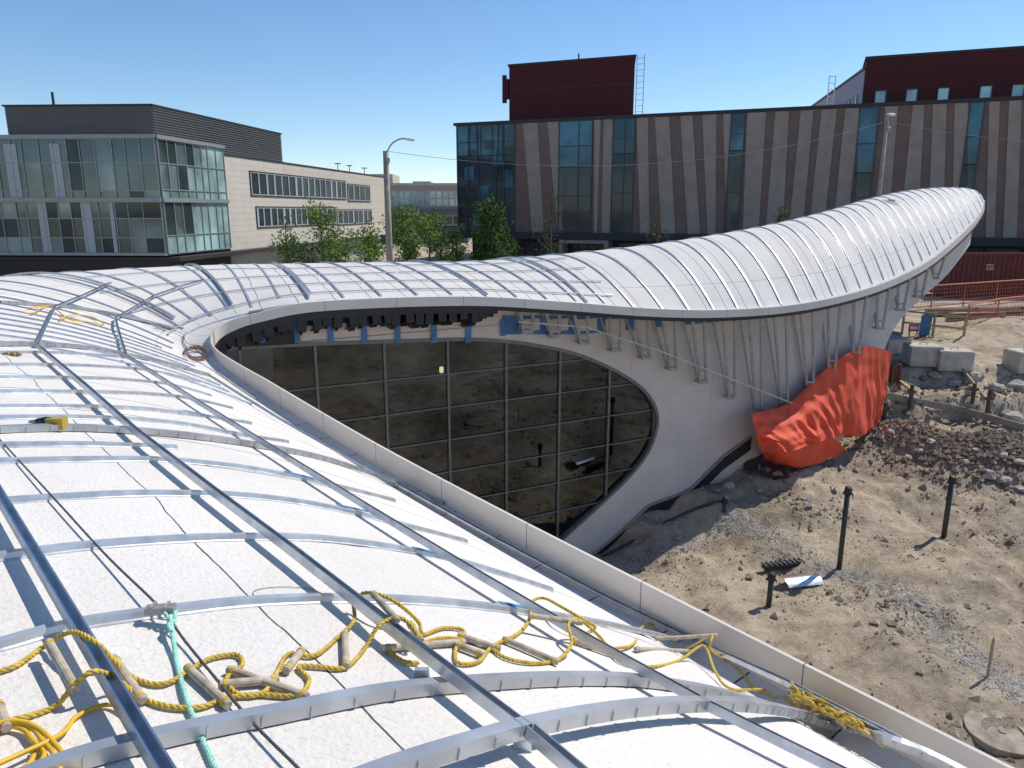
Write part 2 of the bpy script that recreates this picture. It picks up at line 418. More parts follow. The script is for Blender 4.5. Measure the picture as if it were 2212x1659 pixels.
pchannel([(-100,1222),(0,1205),(200,1180),(400,1166),(560,1162),(700,1166),(850,1185),(960,1206),(1080,1240),(1190,1275)],blue=((890,1192),(965,1208)))
pchannel([(-80,1092),(0,1085),(240,1070),(400,1068),(520,1072),(640,1085),(750,1106),(880,1138),(1005,1170)],blue=((725,1098),(790,1112)))
pchannel([(-80,1000),(0,998),(200,994),(350,995),(500,1008),(610,1026),(730,1052),(850,1082)],blue=((612,1025),(675,1040)))
pchannel([(-60,882),(0,880),(160,880),(300,884),(420,897),(540,915)],blue=((395,892),(440,900)))
pchannel([(-60,850),(0,848),(160,848),(300,851),(400,860),(500,882)])
pchannel([(-60,818),(100,817),(250,820),(370,832),(455,855)])
pchannel([(-60,790),(100,789),(230,793),(330,802),(430,825)])
pchannel([(-60,765),(40,762),(150,764),(250,771)])
pchannel([(-60,905),(60,903),(220,904),(380,915),(520,940),(620,955)])
pchannel([(-60,965),(60,962),(220,962),(380,968)])
random.seed(3)
m0=mid_u(u_t(9.2)); m1=mid_u(13.2); m=m0
while m<m1:
    u=u_mid(m); channel(u,u,.14+random.uniform(-.02,.05),1.45,n=30,prof=HATP(.8),m='galv'); m+=.56
m=m1; mend=mid_u(24.5)
while m<mend:
    u=u_mid(m); left=u<15.6
    channel(u,u,.09 if left else .06,1.45,n=26,h=.015 if left else .004,prof=HATP(.8 if left else 1.1),m='galv' if left else 'galvm'); m+=.66 if left else .76
def ptrack(P,Nn,sc=1.,tabs=True):
    Q=[(-.022,0),(-.019,0),(-.019,.046),(.022,.046),(.022,0),(.025,0),(.025,.05),(-.022,.05)]
    mb=MB(); mb.sweep(P,Nn,[(a*sc,(b)*sc) for a,b in Q])
    if tabs:
        rs=resample(P,.12)
        for q in range(1,len(rs)-1):
            t=(rs[q+1]-rs[q-1]).normalized(); nn=Nn[min(len(Nn)-1,int(q/len(rs)*len(Nn)))]; b=t.cross(nn).normalized()
            for sd in (-.024,.027):
                mb.beam(rs[q]+b*sd*sc+nn*.002,rs[q]+b*sd*sc+nn*.040*sc,.006,.005,up=t)
    return mb.build('curved_track','galvm',PB)
for px,h,sc in (
  ([(560,1800),(700,1735),(860,1672),(1000,1626),(1150,1582),(1340,1546),(1500,1533),(1640,1537),(1780,1562),(1900,1600),(2010,1642),(2120,1700)],.04,.8),
  ([(-140,1790),(20,1715),(170,1655),(380,1600),(600,1555),(850,1505),(1100,1482),(1280,1476),(1400,1482),(1560,1508),(1700,1545),(1800,1578)],.005,.72),
  ([(-60,938),(0,934),(150,930),(290,936),(440,950),(590,972),(720,1000),(860,1048),(960,1090)],.005,.75),
  ([(-60,748),(80,746),(180,753),(270,768),(360,787),(450,812)],.01,.8),
  ([(0,655),(118,662),(200,672),(290,690),(380,712)],.01,.8)):
    P,Nn=pcurve(px,h,8); ptrack(P,Nn,sc)
def track(u0,wa,wb,h):
    P=[];Q=[]
    for k in range(41):
        w=wa+(wb-wa)*k/40; P.append(S(u0,w,h)); Q.append(SN(u0,w))
    ptrack(P,Q,.7,False)
track(10.3,.22,1.4,.02); track(11.6,.18,1.4,.02); track(12.9,.1,1.4,.02); track(14.3,.08,1.3,.02); track(15.4,.08,1.3,.02)
def RAILP(k): return [(a*k,b*k) for a,b in [(-.019,0),(.019,0),(.019,.034),(.013,.034),(.013,.006),(-.013,.006),(-.013,.034),(-.019,.034)]]
def prail(px,h,k=1.):
    P=[];Nn=[]
    for a in px:
        q,n=roofhit(a[0],a[1],h); P.append(q);Nn.append(n)
    mb=MB(); mb.sweep(P,Nn,RAILP(k))
    return mb.build('rail','galvr',PB)
prail([(80,750),(185,840),(290,935),(460,1068),(640,1205),(880,1395),(1135,1592)],.05,.9)
prail([(1140,1590),(1255,1690)],.05,.9)
prail([(270,770),(420,868),(580,968),(790,1100),(1010,1235),(1270,1390),(1530,1535),(1840,1690)],.05,.9)
prail([(-50,995),(0,1080),(120,1284),(230,1472),(345,1667),(420,1795)],.05,.85)
prail([(450,812),(600,905),(700,962),(860,1050),(1080,1172),(1300,1290),(1500,1388),(1700,1480),(1900,1582),(2100,1690)],.03,.8)
for px in ([(80,745),(100,702),(118,665)],[(270,768),(258,728),(248,690)],[(118,665),(180,640),(240,612)],[(248,690),(292,665),(335,640),(392,620),(440,606)]): prail(px,.04,.9)
for w in (.17,.34,.55,.8):
    u=9.4+w*1.2
    while u<15.7:
        l=random.uniform(1.4,2.4); u2=min(15.8,u+l)
        channel(u,u2,w,w,'lattice_rail',[(-.012,0),(.012,0),(.012,.022),(-.012,.022)],.02,14,'galv')
        u=u2+.01
for px,py in ((912,1485),(1128,1618)):
    q,n=roofhit(px,py,0); mb=MB(); mb.prism([q+V((-.025,-.01,-.01)),q+V((.025,-.01,-.01)),q+V((.025,.01,-.01)),q+V((-.025,.01,-.01))],[q+V((-.02,-.008,.06)),q+V((.02,-.008,.06)),q+V((.02,.008,.06)),q+V((-.02,.008,.06))]); mb.build('standoff_post','galv',PB)
def inward(u):
    I=S0(u,0); D=cr1(AC,u)-I; D.z=0; return D.normalized()
uA=9.9; uB=u_lip(1065)
mA=il[int(uA/NS*NU)]; mBn=il[int(uB/NS*NU)]
def u_il(m):
    for i in range(NU):
        if il[i+1]>=m: return US[i]+(US[i+1]-US[i])*(m-il[i])/max(1e-9,il[i+1]-il[i])
    return NS
m=mA+.05; rf=random.Random(4)
while m<mBn:
    u=u_il(m); I=S0(u,0); D=inward(u); t=V((-D.y,D.x,0)); mb=MB(); s=rf.uniform(.9,1.15); sk_=t*rf.uniform(-.06,.06)
    a=[I+D*.02+V((0,0,-.15)),I+D*.62+V((0,0,-.10)),I+D*.60+V((0,0,-.55*s)),I+D*.10+sk_+V((0,0,-.47*s)),I+sk_+V((0,0,-.38*s))]
    mb.prism([x+t*.012 for x in a],[x-t*.012 for x in a])
    mb.beam(I+sk_+V((0,0,-.38*s)),I+D*.58+V((0,0,-.52*s)),.14,.012); mb.beam(I+sk_*.5+V((0,0,-.20)),I+sk_+V((0,0,-.40*s)),.15,.012,up=D)
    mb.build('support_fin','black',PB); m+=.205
# ---------------------------------------------------------------- teardrop wall
class Fac:
    def __init__(s,p,d):
        s.p=V((p[0],p[1],0)); s.d=V((d[0],d[1],0)).normalized(); n=V((s.d.y,-s.d.x,0))
        s.n=n if n.dot(-s.p)>0 else -n
    def hit(s,px,py):
        r=ray(px,py); det=s.d.x*(-r.y)+r.x*s.d.y
        a=(-s.p.x*(-r.y)-r.x*s.p.y)/det
        q=s.p+s.d*a; t=q.y/r.y; return a,r.z*t
    def P(s,a,z,o=0):
        q=s.p+s.d*a+s.n*o; return V((q.x,q.y,z))
    def box(s,mb,a0,a1,z0,z1,o0,o1):
        mb.prism([s.P(a0,z0,o0),s.P(a1,z0,o0),s.P(a1,z0,o1),s.P(a0,z0,o1)],[s.P(a0,z1,o0),s.P(a1,z1,o0),s.P(a1,z1,o1),s.P(a0,z1,o1)])
    def poly(s,mb,pts,o0,o1):
        mb.prism([s.P(a,z,o0) for a,z in pts],[s.P(a,z,o1) for a,z in pts])
    def quad(s,mb,pts,o):
        mb.add([s.P(a,z,o) for a,z in pts],[tuple(range(len(pts)))],[(a,z) for a,z in pts])
GW=Fac((1.61,15.7),(.889,.457))
tear_px=[(560,748),(700,742),(850,737),(1000,733),(1090,737),(1180,750),(1250,767),(1320,796),(1380,833),(1410,868),(1421,905),(1413,948),(1392,990),(1350,1040),(1290,1097),(1215,1165),(1140,1230)]
tear=[GW.hit(*p) for p in tear_px]
tc=crv([V((a,z,0)) for a,z in tear],6); tear=[(p.x,p.y) for p in tc]
tear=[(-7.9,tear[0][1]+.02)]+tear
glasspoly=tear+[(tear[-1][0]-.5,-8.3),(-7.9,-8.3)]
mb=MB(); GW.quad(mb,glasspoly,-.10); glz=mb.build('glazing','glass',PB)
mb=MB()
pp=[GW.P(a,z,-.04) for a,z in tear]; mb.sweep(pp,[GW.n]*len(pp),[(-.035,-.06),(.035,-.06),(.035,.05),(-.035,.05)]); mb.build('glazing_frame','mull',glz)
def scan(poly,k,val):
    out=[]
    n=len(poly)
    for i in range(n):
        a=poly[i];b=poly[(i+1)%n]
        if (a[k]-val)*(b[k]-val)<0:
            t=(val-a[k])/(b[k]-a[k]); out.append(a[1-k]+(b[1-k]-a[1-k])*t)
    return sorted(out)
x=GW.hit(688,850)[0]-1.285
while x<4:
    r=scan(glasspoly,0,x)
    if len(r)>=2:
        mb=MB(); GW.box(mb,x-.022,x+.022,r[0],r[-1],-.12,-.05); mb.build('mullion','mull',glz)
    x+=1.285
z=-2.6-.55
while z>-8:
    r=scan(glasspoly,1,z)
    if len(r)>=2:
        mb=MB(); GW.box(mb,r[0],r[-1],z-.012,z+.012,-.115,-.06); mb.build('transom','mull',glz)
    z-=.68
def lipz(px):
    u=u_lip(px); return S0(u,0).z
def sp(px,py=800): return GW.hit(px,py)[0]
top=[]
for px in (1740,1700,1600,1500,1400,1300,1200,1100,1000,900,800,700,600,540):
    top.append((sp(px,690),lipz(px)+.04))
top.append((-7.2,-2.05)); top.append((-7.9,-2.3))
sE=top[0][0]
wp=[(sE,-7.2)]+top+tear+[(tear[-1][0]-.3,-8.4),(sE,-8.4)]
mb=MB(); GW.quad(mb,wp,0.0)
o=mb.build('front_wall','wallw',PB)
bm=bmesh.new(); bm.from_mesh(o.data); bmesh.ops.triangulate(bm,faces=bm.faces,ngon_method='EAR_CLIP'); bm.to_mesh(o.data); bm.free()
bt=[];bb=[]
for px,yb in ((540,748),(600,745),(640,742),(645,706),(700,700),(800,694),(900,690),(1000,686),(1065,684)):
    bt.append((sp(px,690),lipz(px)+.0)); bb.append((sp(px,690),GW.hit(px,yb)[1]))
bt=[(-7.15,-2.0)]+bt; bb=[(-7.15,GW.hit(540,748)[1]+.02)]+bb
mb=MB(); GW.poly(mb,bt+bb[::-1],.003,.03); o=mb.build('eave_shade_sheet','black',PB)  # black sheet stands in for the shade in the eave recess between fins
bm=bmesh.new(); bm.from_mesh(o.data); bmesh.ops.triangulate(bm,faces=bm.faces,ngon_method='EAR_CLIP'); bm.to_mesh(o.data); bm.free()
ew=[(1740,None,-7.2),(1850,19.7,-6.6),(1900,20.6,-5.2),(1935,21.4,-3.5),(1985,23.0,-2.75),(2040,25,-2.1),(2080,27,-1.2)]
pts=[]
for px,Y,zb in ew:
    q=GW.P(sE,0) if Y is None else atY(px,640,Y)
    pts.append((q,zb))
tp=[]
for q,zb in pts:
    best=min((((S0(u,0)-q).xy.length,u) for u in US if u>14))[1]; tp.append(S0(best,0).z+.02)
PP=crv([V((q.x,q.y,0)) for q,_ in pts],6); ZB=crv([V((zb,0,0)) for _,zb in pts],6); ZT=crv([V((t,0,0)) for t in tp],6)
mb=MB(); vs=[];uv=[];L=sE
for i,p in enumerate(PP):
    if i: L+=(p-PP[i-1]).length
    vs+=[V((p.x,p.y,ZT[i].x)),V((p.x,p.y,ZB[i].x))]; uv+=[(L,ZT[i].x),(L,ZB[i].x)]
mb.add(vs,[(2*i,2*i+2,2*i+3,2*i+1) for i in range(len(PP)-1)],uv); mb.build('end_wall','wallw',PB)
for px in (565,640,712,785,857,935,1010,1085):
    a0=sp(px-6,710);a1=sp(px+6,710); zt=GW.hit(px,690)[1]; zb=GW.hit(px,740 if px<1050 else 725)[1]
    mb=MB(); GW.box(mb,a0,a1,zb,zt,.032,.045); mb.build('blue_patch','bluemem',PB)
mb=MB(); rg=range(1085,1560,20); pl=[sp(x) for x in rg]
topz=[GW.hit(x,682)[1] for x in rg]; bz=[GW.hit(x,(722 if x<1250 else 722-(x-1250)*.09))[1] for x in rg]
GW.poly(mb,list(zip(pl,topz))+list(zip(pl,bz))[::-1],.004,.02); mb.build('blue_patch','bluemem',PB)
for x in range(1120,1480,62):
    mb=MB(); GW.box(mb,sp(x,700),sp(x+44,700),GW.hit(x,716)[1],GW.hit(x,690)[1],.021,.03); mb.build('membrane_gap','wallw',PB)
br=[(1128,712),(1188,722),(1250,736),(1318,752),(1382,768),(1440,792),(1505,820),(1567,853),(1625,882),(1682,880),(1738,856),(1795,806),(1848,760),(1900,708),(1945,668),(1985,640),(2020,600)]
for px,py in br:
    if px<1760: b0=GW.P(*GW.hit(px-4,py),.18)
    else: b0=atY(px-4,py,{1795:18.9,1848:19.3,1900:20.2,1945:21.1,1985:22.5,2020:24}[px])
    u=u_lip(px+14); I=S0(u,0); D=inward(u); mb=MB()
    t=V((-D.y,D.x,0)); 
    if t.x<0: t=-t
    ta=I+D*.10+V((0,0,-.15)); tb=I+D*.75+V((0,0,-.12)); bo=b0-D*.12; bi=b0+D*.08
    for k,c in ((-.16,-.08),(.16,.08)):
        mb.beam(ta+t*k,bo+t*c,.065,.03,up=D); mb.beam(bo+t*c,bi+t*c,.02,.05); mb.beam(ta+t*k,tb+t*k,.03,.05)
    mb.beam(tb,bi,.05,.02,up=D); mb.beam(tb-t*.18,tb+t*.18,.03,.05)
    mb.beam(bo-t*.13,bo+t*.13,.03,.08); mb.beam(ta-t*.2,ta+t*.2,.04,.05); mb.beam(ta.lerp(bo,.8)-t*.11,ta.lerp(bo,.8)+t*.11,.02,.05); mb.beam(bi-t*.1,bi+t*.1,.03,.05)
    mb.build('hanger_bracket','galvd',PB)
mb=MB(); pts=[]
for px,py in ((1095,688),(1240,700),(1400,752),(1560,815),(1690,866),(1740,870)):
    pts.append(GW.P(*GW.hit(px,py),.5))
for i in range(len(pts)-1): mb.beam(pts[i],pts[i+1],.012,.03)
tag(mb.build('webbing_strap','conc'),'pale webbing strap strung diagonally across the hanging brackets','strap')
mb=MB(); pts=[]
for px,py in ((1225,1235),(1285,1192),(1335,1150),(1400,1090),(1455,1070),(1490,1055),(1560,985),(1620,942)):
    pts.append(GW.hit(px,py))
b=[(a,z-.35) for a,z in pts]
GW.poly(mb,pts+b[::-1],.004,.06); mb.build('base_membrane','black',PB)
mb=MB()
for i in range(len(pts)-1): mb.beam(GW.P(*pts[i],.05),GW.P(*pts[i+1],.05),.05,.03)
mb.build('base_rail','galvd',PB)
mb=MB(); GW.box(mb,-8,-5.2,-4.35,-4.2,-3.5,-.3); mb.build('interior_floor','conc',PB)
mb=MB(); q,n=roofhit(1925,437,0)
mb.tube([q,q+n*.06],[.3,.15],14); mb.tube([q+n*.06,q+n*.11],[.12,.1],12); mb.build('roof_vent','conc',PB)
# ---------------------------------------------------------------- terrain
CP=[(1280,1190,-7.75),(1400,1095,-6.95),(1500,1055,-6.65),(1620,945,-5.95),(1700,1005,-6.3),(1900,925,-6.05),(2210,920,-6.1),(2038,1160,-7.0),(1818,1230,-7.1),(1660,1300,-7.2),(1500,1180,-7.3),(2130,1460,-7.0),(2200,1600,-6.95),(2200,1250,-7.0),(2200,1080,-6.7),(1350,1215,-7.65),(1700,1100,-6.85),(1900,1040,-6.6),(1450,1120,-7.1),(1400,1300,-7.4),(1150,1200,-7.9),(1600,1450,-7.2),(2000,1350,-7.0)]
CP=[(*atZ(a,b,z).xy,z) for a,b,z in CP]+[(-3,12,-7.8),(-1,10,-7.7),(0,6,-7.6),(3,4,-7.3),(8,2,-7.1),(-6,8,-7.8),(20,12,-6.9),(20,18,-6.3),(14,19.5,-6.2),(25,5,-6.8)]
def sst(a,b,x):
    t=max(0,min(1,(x-a)/(b-a))); return t*t*(3-2*t)
MO=[]; RUT=[]
def gz(x,y,rough=True):
    sw=0;sz=0
    for a,b,c in CP:
        d=((x-a)**2+(y-b)**2)**1.6+1e-4; w=1/d; sw+=w; sz+=w*c
    z=sz/sw
    yy=y+.55*noise.noise(V((x*.5,y*.5,0)))+.35*noise.noise(V((x*1.6,y*1.2,4)))
    k=.55*sst(21.0,21.9,yy)+.45*sst(22.4,23.6,yy); z=z*(1-k)+(-4.9)*k
    k=max(sst(28,40,x),sst(-10,-16,x),sst(0,-8,y)); z=z*(1-k)+(-4.9)*k
    for mx,my,r,h in MO:
        d2=((x-mx)**2+(y-my)**2)/(r*r)
        if d2<6: z+=h*math.exp(-d2)
    if rough and -8<x<30 and 3<y<34:
        p=V((x,y,0)); f=1.
        if 3<x<20 and 7<y<20:
            for rt in RUT:
                dm=min((x-a)**2+(y-b)**2 for a,b in rt)
                if dm<.25: g=math.exp(-dm/.035); z-=.07*g; z+=.045*math.exp(-(math.sqrt(dm)-.3)**2/.008); f=min(f,1-.7*g)
        z+=.12*noise.fractal(p*.7,1,2,4)+f*(.075*noise.fractal(p*3.1,1,2,3)+.045*noise.noise(p*8))
    return z
for px,py,zz,r,h in ((1960,960,-6.2,1.0,.28),(2060,985,-6.2,1.1,.4),(2150,1010,-6.4,.9,.45),(2200,980,-6.2,1.2,.4),(2150,735,-4.9,1.6,.45),(2205,720,-4.9,2,.6),(1700,1090,-6.8,.6,.2),(1620,1080,-6.8,.5,.18),(1560,1120,-7,.5,.15),(2120,800,-4.9,1,.2),(1750,1400,-7.1,.6,.12),(1950,1420,-7.0,.7,.14),(2080,1260,-7.0,.5,.1)):
    q=atZ(px,py,zz); MO.append((q.x,q.y,r,h))
for ln in (((2260,1260),(2150,1160),(2050,1090),(1900,1045),(1760,1040)),((2260,1310),(2130,1205),(2000,1125),(1860,1080),(1740,1070)),((1700,1500),(1800,1420),(1900,1360),(2050,1330),(2230,1330)),((1640,1450),(1740,1370),(1860,1315),(2020,1285),(2230,1270))):
    RUT.append([(p.x,p.y) for p in resample(crv([atZ(a,b,-6.9) for a,b in ln],6),.15)])
xs=[-4000,-800,-200,-80,-40,-25,-16,-12,-9]+[-7+.13*i for i in range(int(32/.13))]+[26,28,31,35,42,55,80,200,800,4000]
ys=[-4000,-800,-200,-60,-25,-10,-3,1]+[3+.13*i for i in range(int(23/.13))]+[26.5,28,31,34,40,50,70,110,200,500,1500,6000]
vs=[V((x,y,gz(x,y))) for y in ys for x in xs]; nx=len(xs)
mb=MB(); mb.add(vs,[(j*nx+i,j*nx+i+1,(j+1)*nx+i+1,(j+1)*nx+i) for j in range(len(ys)-1) for i in range(nx-1)])
g=mb.build('ground','dirt',None,smooth=True,kind='structure'); g['kind']='structure'
gb=BVHTree.FromPolygons(vs,mb.f)
def gh(px,py):
    loc=gb.ray_cast(V((0,0,0)),ray(px,py).normalized())[0]
    return loc if loc is not None else atZ(px,py,-4.9)
def gq(x,y):
    loc=gb.ray_cast(V((x,y,5)),V((0,0,-1)))[0]
    return loc.z if loc is not None else -7
mb=MB(); mb.add([(-300,48,-4.87),(300,48,-4.87),(300,55,-4.87),(-300,55,-4.87)],[(0,1,2,3)])
o=mb.build('road','asph',None,kind='structure'); o['kind']='structure'
mb=MB(); mb.box((0,47.85,-4.82),(600,.3,.14)); mb.box((0,56.2,-4.82),(600,2.2,.14))
o=mb.build('pavement','conc',None,kind='structure'); o['kind']='structure'
mb=MB()
for i in range(-20,40): mb.add([(i*4,51.4,-4.864),(i*4+2,51.4,-4.864),(i*4+2,51.55,-4.864),(i*4,51.55,-4.864)],[(0,1,2,3)])
o=mb.build('road_marking','whitep',None,kind='structure'); o['kind']='structure'
def rockv(mb,c,r,seed,fl=.7):
    rnd=random.Random(seed); a=rnd.uniform(0,6.28); k=[]
    for d in [(1,0,0),(0,1,0),(-1,0,0),(0,-1,0),(0,0,1),(0,0,-1)]:
        d=V(d); d.rotate(Matrix.Rotation(a,3,'Z')); k.append(V(c)+V((d.x*r*rnd.uniform(.7,1.3),d.y*r*rnd.uniform(.7,1.3),d.z*r*fl*rnd.uniform(.7,1.2)))+V((rnd.uniform(-.2,.2)*r,rnd.uniform(-.2,.2)*r,0)))
    mb.add(k,[(0,1,4),(1,2,4),(2,3,4),(3,0,4),(1,0,5),(2,1,5),(3,2,5),(0,3,5)])
def wallside(x,y):
    q=V((x,y,0))-GW.p; return q.dot(GW.n)>.15 or x>GW.P(sE,0).x+1
def wingside(x,y): return (V((x,y,0))-P0).dot(NV)<-.1
mb=MB(); cnt=0
rnd=random.Random(5)
while cnt<19000:
    x=rnd.uniform(-1,19);y=rnd.uniform(4.5,23.5)
    if not(wallside(x,y) and wingside(x,y)): continue
    n1=noise.noise(V((x*.5,y*.5,3)))+.5*noise.noise(V((x*1.6,y*1.6,8)))
    if rnd.random()>.06+1.6*max(0,n1): continue
    r=min(.013*(rnd.random()**-.45),.10)
    rockv(mb,(x,y,gq(x,y)+r*.2),r,cnt); cnt+=1
tag(mb.build('soil_clods','clod',None,kind='structure'),'loose clods of dry soil scattered over the excavated pit','soil',kind='stuff')
mb=MB()
for (mx,my,rr,hh) in MO[:4]:
    for i in range(1300):
        x=mx+rnd.gauss(0,rr*.75);y=my+rnd.gauss(0,rr*.5); r=min(.12,.02*(rnd.random()**-.5)); rockv(mb,(x,y,gq(x,y)+r*.2),r,i+7*int(mx*100))
for i in range(1500):
    x=rnd.uniform(9,22); y=rnd.gauss(22,.7); r=min(.16,.022*(rnd.random()**-.5))
    if wallside(x,y): rockv(mb,(x,y,gq(x,y)+r*.2),r,i)
tag(mb.build('damp_soil','clodd',None,kind='structure'),'darker damp clods heaped along the earth bank and mounds','soil',kind='stuff')
mb=MB(); path=crv([gh(a,b) for a,b in ((1350,1225),(1440,1180),(1540,1135),(1620,1125),(1700,1190),(1850,1250),(1960,1290),(2050,1380),(2130,1450),(2212,1500))],6)
for i in range(9000):
    q=path[rnd.randrange(len(path))]; x=q.x+rnd.gauss(0,.24); y=q.y+rnd.gauss(0,.24)
    if not(wallside(x,y) and wingside(x,y)): continue
    rockv(mb,(x,y,gq(x,y)+.004),rnd.uniform(.01,.02),i)
tag(mb.build('gravel','gravel',None,kind='structure'),'grey crushed gravel band winding through the pit floor','gravel',kind='stuff')
def boulder(p,r,label,grp='loose rocks in the excavation'):
    bm=bmesh.new(); bmesh.ops.create_icosphere(bm,subdivisions=2,radius=r)
    sd=rnd.uniform(0,99); sc=V((rnd.uniform(.9,1.4),rnd.uniform(.8,1.1),rnd.uniform(.55,.8)))
    for v in bm.verts:
        k=1+.6*noise.noise(v.co/r*1.3+V((sd,0,0))); c=V((v.co.x*sc.x,v.co.y*sc.y,v.co.z*sc.z))*k
        v.co=V((round(c.x/(r*.35))*r*.35*.5+c.x*.5,round(c.y/(r*.4))*r*.4*.5+c.y*.5,max(c.z,-r*.35)))
    me=bpy.data.meshes.new('rock'); bm.to_mesh(me); bm.free(); me.materials.append(M['rock'])
    o=bpy.data.objects.new('rock',me); col.objects.link(o); o.location=V(p)+V((0,0,r*.2)); o.rotation_euler.z=rnd.uniform(0,6); tag(o,label,'rock',grp)
for px,py,r in ((2135,1028,.16),(2170,1040,.13),(2200,1000,.15),(2085,1000,.1),(2165,985,.12),(2205,1060,.17),(2110,975,.1),(1985,975,.12),(1960,990,.09),(2010,955,.1),(2185,905,.28),(2150,840,.24),(2100,820,.3),(2060,830,.2),(2195,840,.3),(2020,815,.18),(1960,860,.15),(1925,935,.12),(1740,1080,.09),(1640,1060,.09),(1985,1308,.06),(1575,1050,.14),(2150,1030,.1),(1860,1040,.08)):
    boulder(gh(px,py),r,'rough grey brown rock lying loose on the dug earth')
def pipe(px,py,h,r,label):
    b=gh(px,py); t=empty('standpipe',b,label,'pipe','capped pipes standing in the pit'); mb=MB()
    mb.tube([b+V((0,0,-.2)),b+V((.01,0,h))],r,14); mb.build('pipe','pipe',t,smooth=True)
    mb=MB(); q=b+V((.01,0,h))
    mb.tube([q+V((0,0,-.12)),q+V((0,0,-.05)),q+V((0,0,.0)),q+V((.02,0,.05)),q+V((.03,0,.08))],[r*1.1,r*1.5,r*1.4,r*1.5,r*.6],9); mb.tube([q+V((0,0,0)),q+V((r*2,-.03,-.1))],[r*.7,r*.3],6); mb.tube([q,q+V((-r*2,0,-.08))],[r*.7,r*.3],6)
    mb.build('taped_cap','black',t)
pipe(1812,1230,1.72,.05,'tall dark standpipe with taped black cap beside the bent metal sheet')
pipe(2038,1160,1.36,.055,'dark standpipe with bulky black cap below the dark soil mound')
pipe(1660,1310,.62,.05,'short stubby pipe with ragged cap left of the metal sheet')
pipe(1563,1105,.3,.045,'small pipe stub near the base of the white wall')
b=gh(1728,1262); mb=MB(); vs=[];rotz=Matrix.Rotation(R(12),3,'Z')
for i in range(9):
    for j in range(2):
        a=math.pi*(.12+.7*i/8); vs.append(b+rotz@V((-.38+.76*j,-.22+.42*i/8,.02+.16*math.sin(a))))
mb.add(vs,[(2*i,2*i+1,2*i+3,2*i+2) for i in range(8)]); tag(mb.build('metal_sheet','alum',None,smooth=True),'bent shiny aluminium sheet lying on the dirt','metal sheet')
b=gh(1690,1228)+V((0,0,.08)); t=empty('drain_channel',b,'black ribbed drain channel lying behind the shiny sheet','drain'); mb=MB()
a0=b+V((-.42,-.1,0));a1=b+V((.42,.1,0)); mb.beam(a0,a1,.18,.09); mb.build('body','black',t); mb=MB()
mb.beam(a0+V((0,0,.05)),a1+V((0,0,.05)),.03,.02)
for i in range(9):
    q=a0.lerp(a1,i/8)+V((0,0,.06)); mb.beam(q+V((.03,-.1,0)),q+V((-.03,.1,0)),.02,.03)
mb.build('grating','cable',t)
b=gh(2133,1462); mb=MB(); mb.beam(b+V((0,0,-.05)),b+V((.0,0,.62)),.03,.03); mb.prism([b+V((-.015,-.015,.62)),b+V((.015,-.015,.62)),b+V((.015,.015,.62)),b+V((-.015,.015,.62))],[b+V((-.005,-.005,.68)),b+V((.005,-.005,.68)),b+V((.005,.005,.68)),b+V((-.005,.005,.68))])
tag(mb.build('survey_stake','lumber'),'thin wooden survey stake standing upright in the dirt','stake')
b=gh(2165,1585); t=empty('manhole',b,'round concrete manhole slab half buried at lower right','manhole'); mb=MB()
n=28
def ring(r,z,w=0): return [b+V((r*math.cos(2*math.pi*k/n),r*math.sin(2*math.pi*k/n),z+w*math.sin(k*1.7))) for k in range(n)]
R4=[ring(.46,-.2),ring(.46,.05,.006),ring(.26,.06,.004),ring(.25,.02)]
for i in range(3): mb.add(R4[i]+R4[i+1],[(k,(k+1)%n,n+(k+1)%n,n+k) for k in range(n)])
mb.build('collar','slab',t); mb=MB(); mb.add(ring(.248,.035),[tuple(range(n))]); mb.tube([b+V((0,0,.03)),b+V((0,0,.05))],.05,12)
mb.build('cover','slab',t)
mb=MB(); mb.tube(crv([gh(a,b)+V((0,0,.03)) for a,b in ((1300,1205),(1360,1175),(1450,1125),(1520,1095),(1560,1085))],5),.035,7); tag(mb.build('drain_pipe','pipe',smooth=True),'dark flexible drain pipe along the foot of the white wall','pipe')
# ---------------------------------------------------------------- tarps
def drape(name,m,topc,botc,label,amp,nu=90,nv=40,seed=0,fr=9,flat=False):
    T=resample(crv(topc,8),.01); B=resample(crv(botc,8),.01); mb=MB(); vs=[]
    d=V((-.05,-.15,1)).normalized() if flat else V((-.1,-1,.15)).normalized()
    for j in range(nv+1):
        f=j/nv
        for i in range(nu+1):
            u=i/nu; a=T[int(u*(len(T)-1))]; b=B[int(u*(len(B)-1))]; p=a.lerp(b,f)
            if flat: k=amp*.8*(math.sin(u*fr*6.28+5*noise.noise(V((u*2,f*1.2,seed))))*.35+1.1*noise.noise(V((u*4,f*2,seed+3)))+1.0*abs(noise.noise(V((u*9+f*4,f*4,seed)))))
            else:
                k=amp*(.3+.7*f)*(1.0*noise.noise(V((u*5+f*.6,f*.7,seed)))-1.1*abs(noise.noise(V((u*8+f*.8,f*.9,seed+3))))-.7*abs(noise.noise(V((u*17-f*1.5,f*1.6,seed))))+.4*noise.noise(V((u*5,f*6,seed+9))))
                k+=.10*(1-f)*f*2
            vs.append(p+d*(abs(k) if flat else k+.06))
    mb.add(vs,[(j*(nu+1)+i,j*(nu+1)+i+1,(j+1)*(nu+1)+i+1,(j+1)*(nu+1)+i) for j in range(nv) for i in range(nu)])
    return tag(mb.build(name,m,smooth=True),label,'tarp')
drape('orange_tarp','tarp',[atY(1622,893,17.1),atY(1700,872,17.9),atY(1760,818,18.5),atY(1812,775,18.9),atY(1868,748,19.4),atY(1926,760,20.2)],
      [atY(1645,975,16.7),atY(1690,975,16.9),atY(1740,962,17.3),atY(1800,945,17.9),atY(1850,940,18.8),atY(1902,914,20.0)],'bright orange tarpaulin draped over the foot of the curved wall',.30,140,44,seed=2,fr=9)
q=[gh(1652,1000),gh(1700,1014),gh(1756,1008),gh(1830,980)]
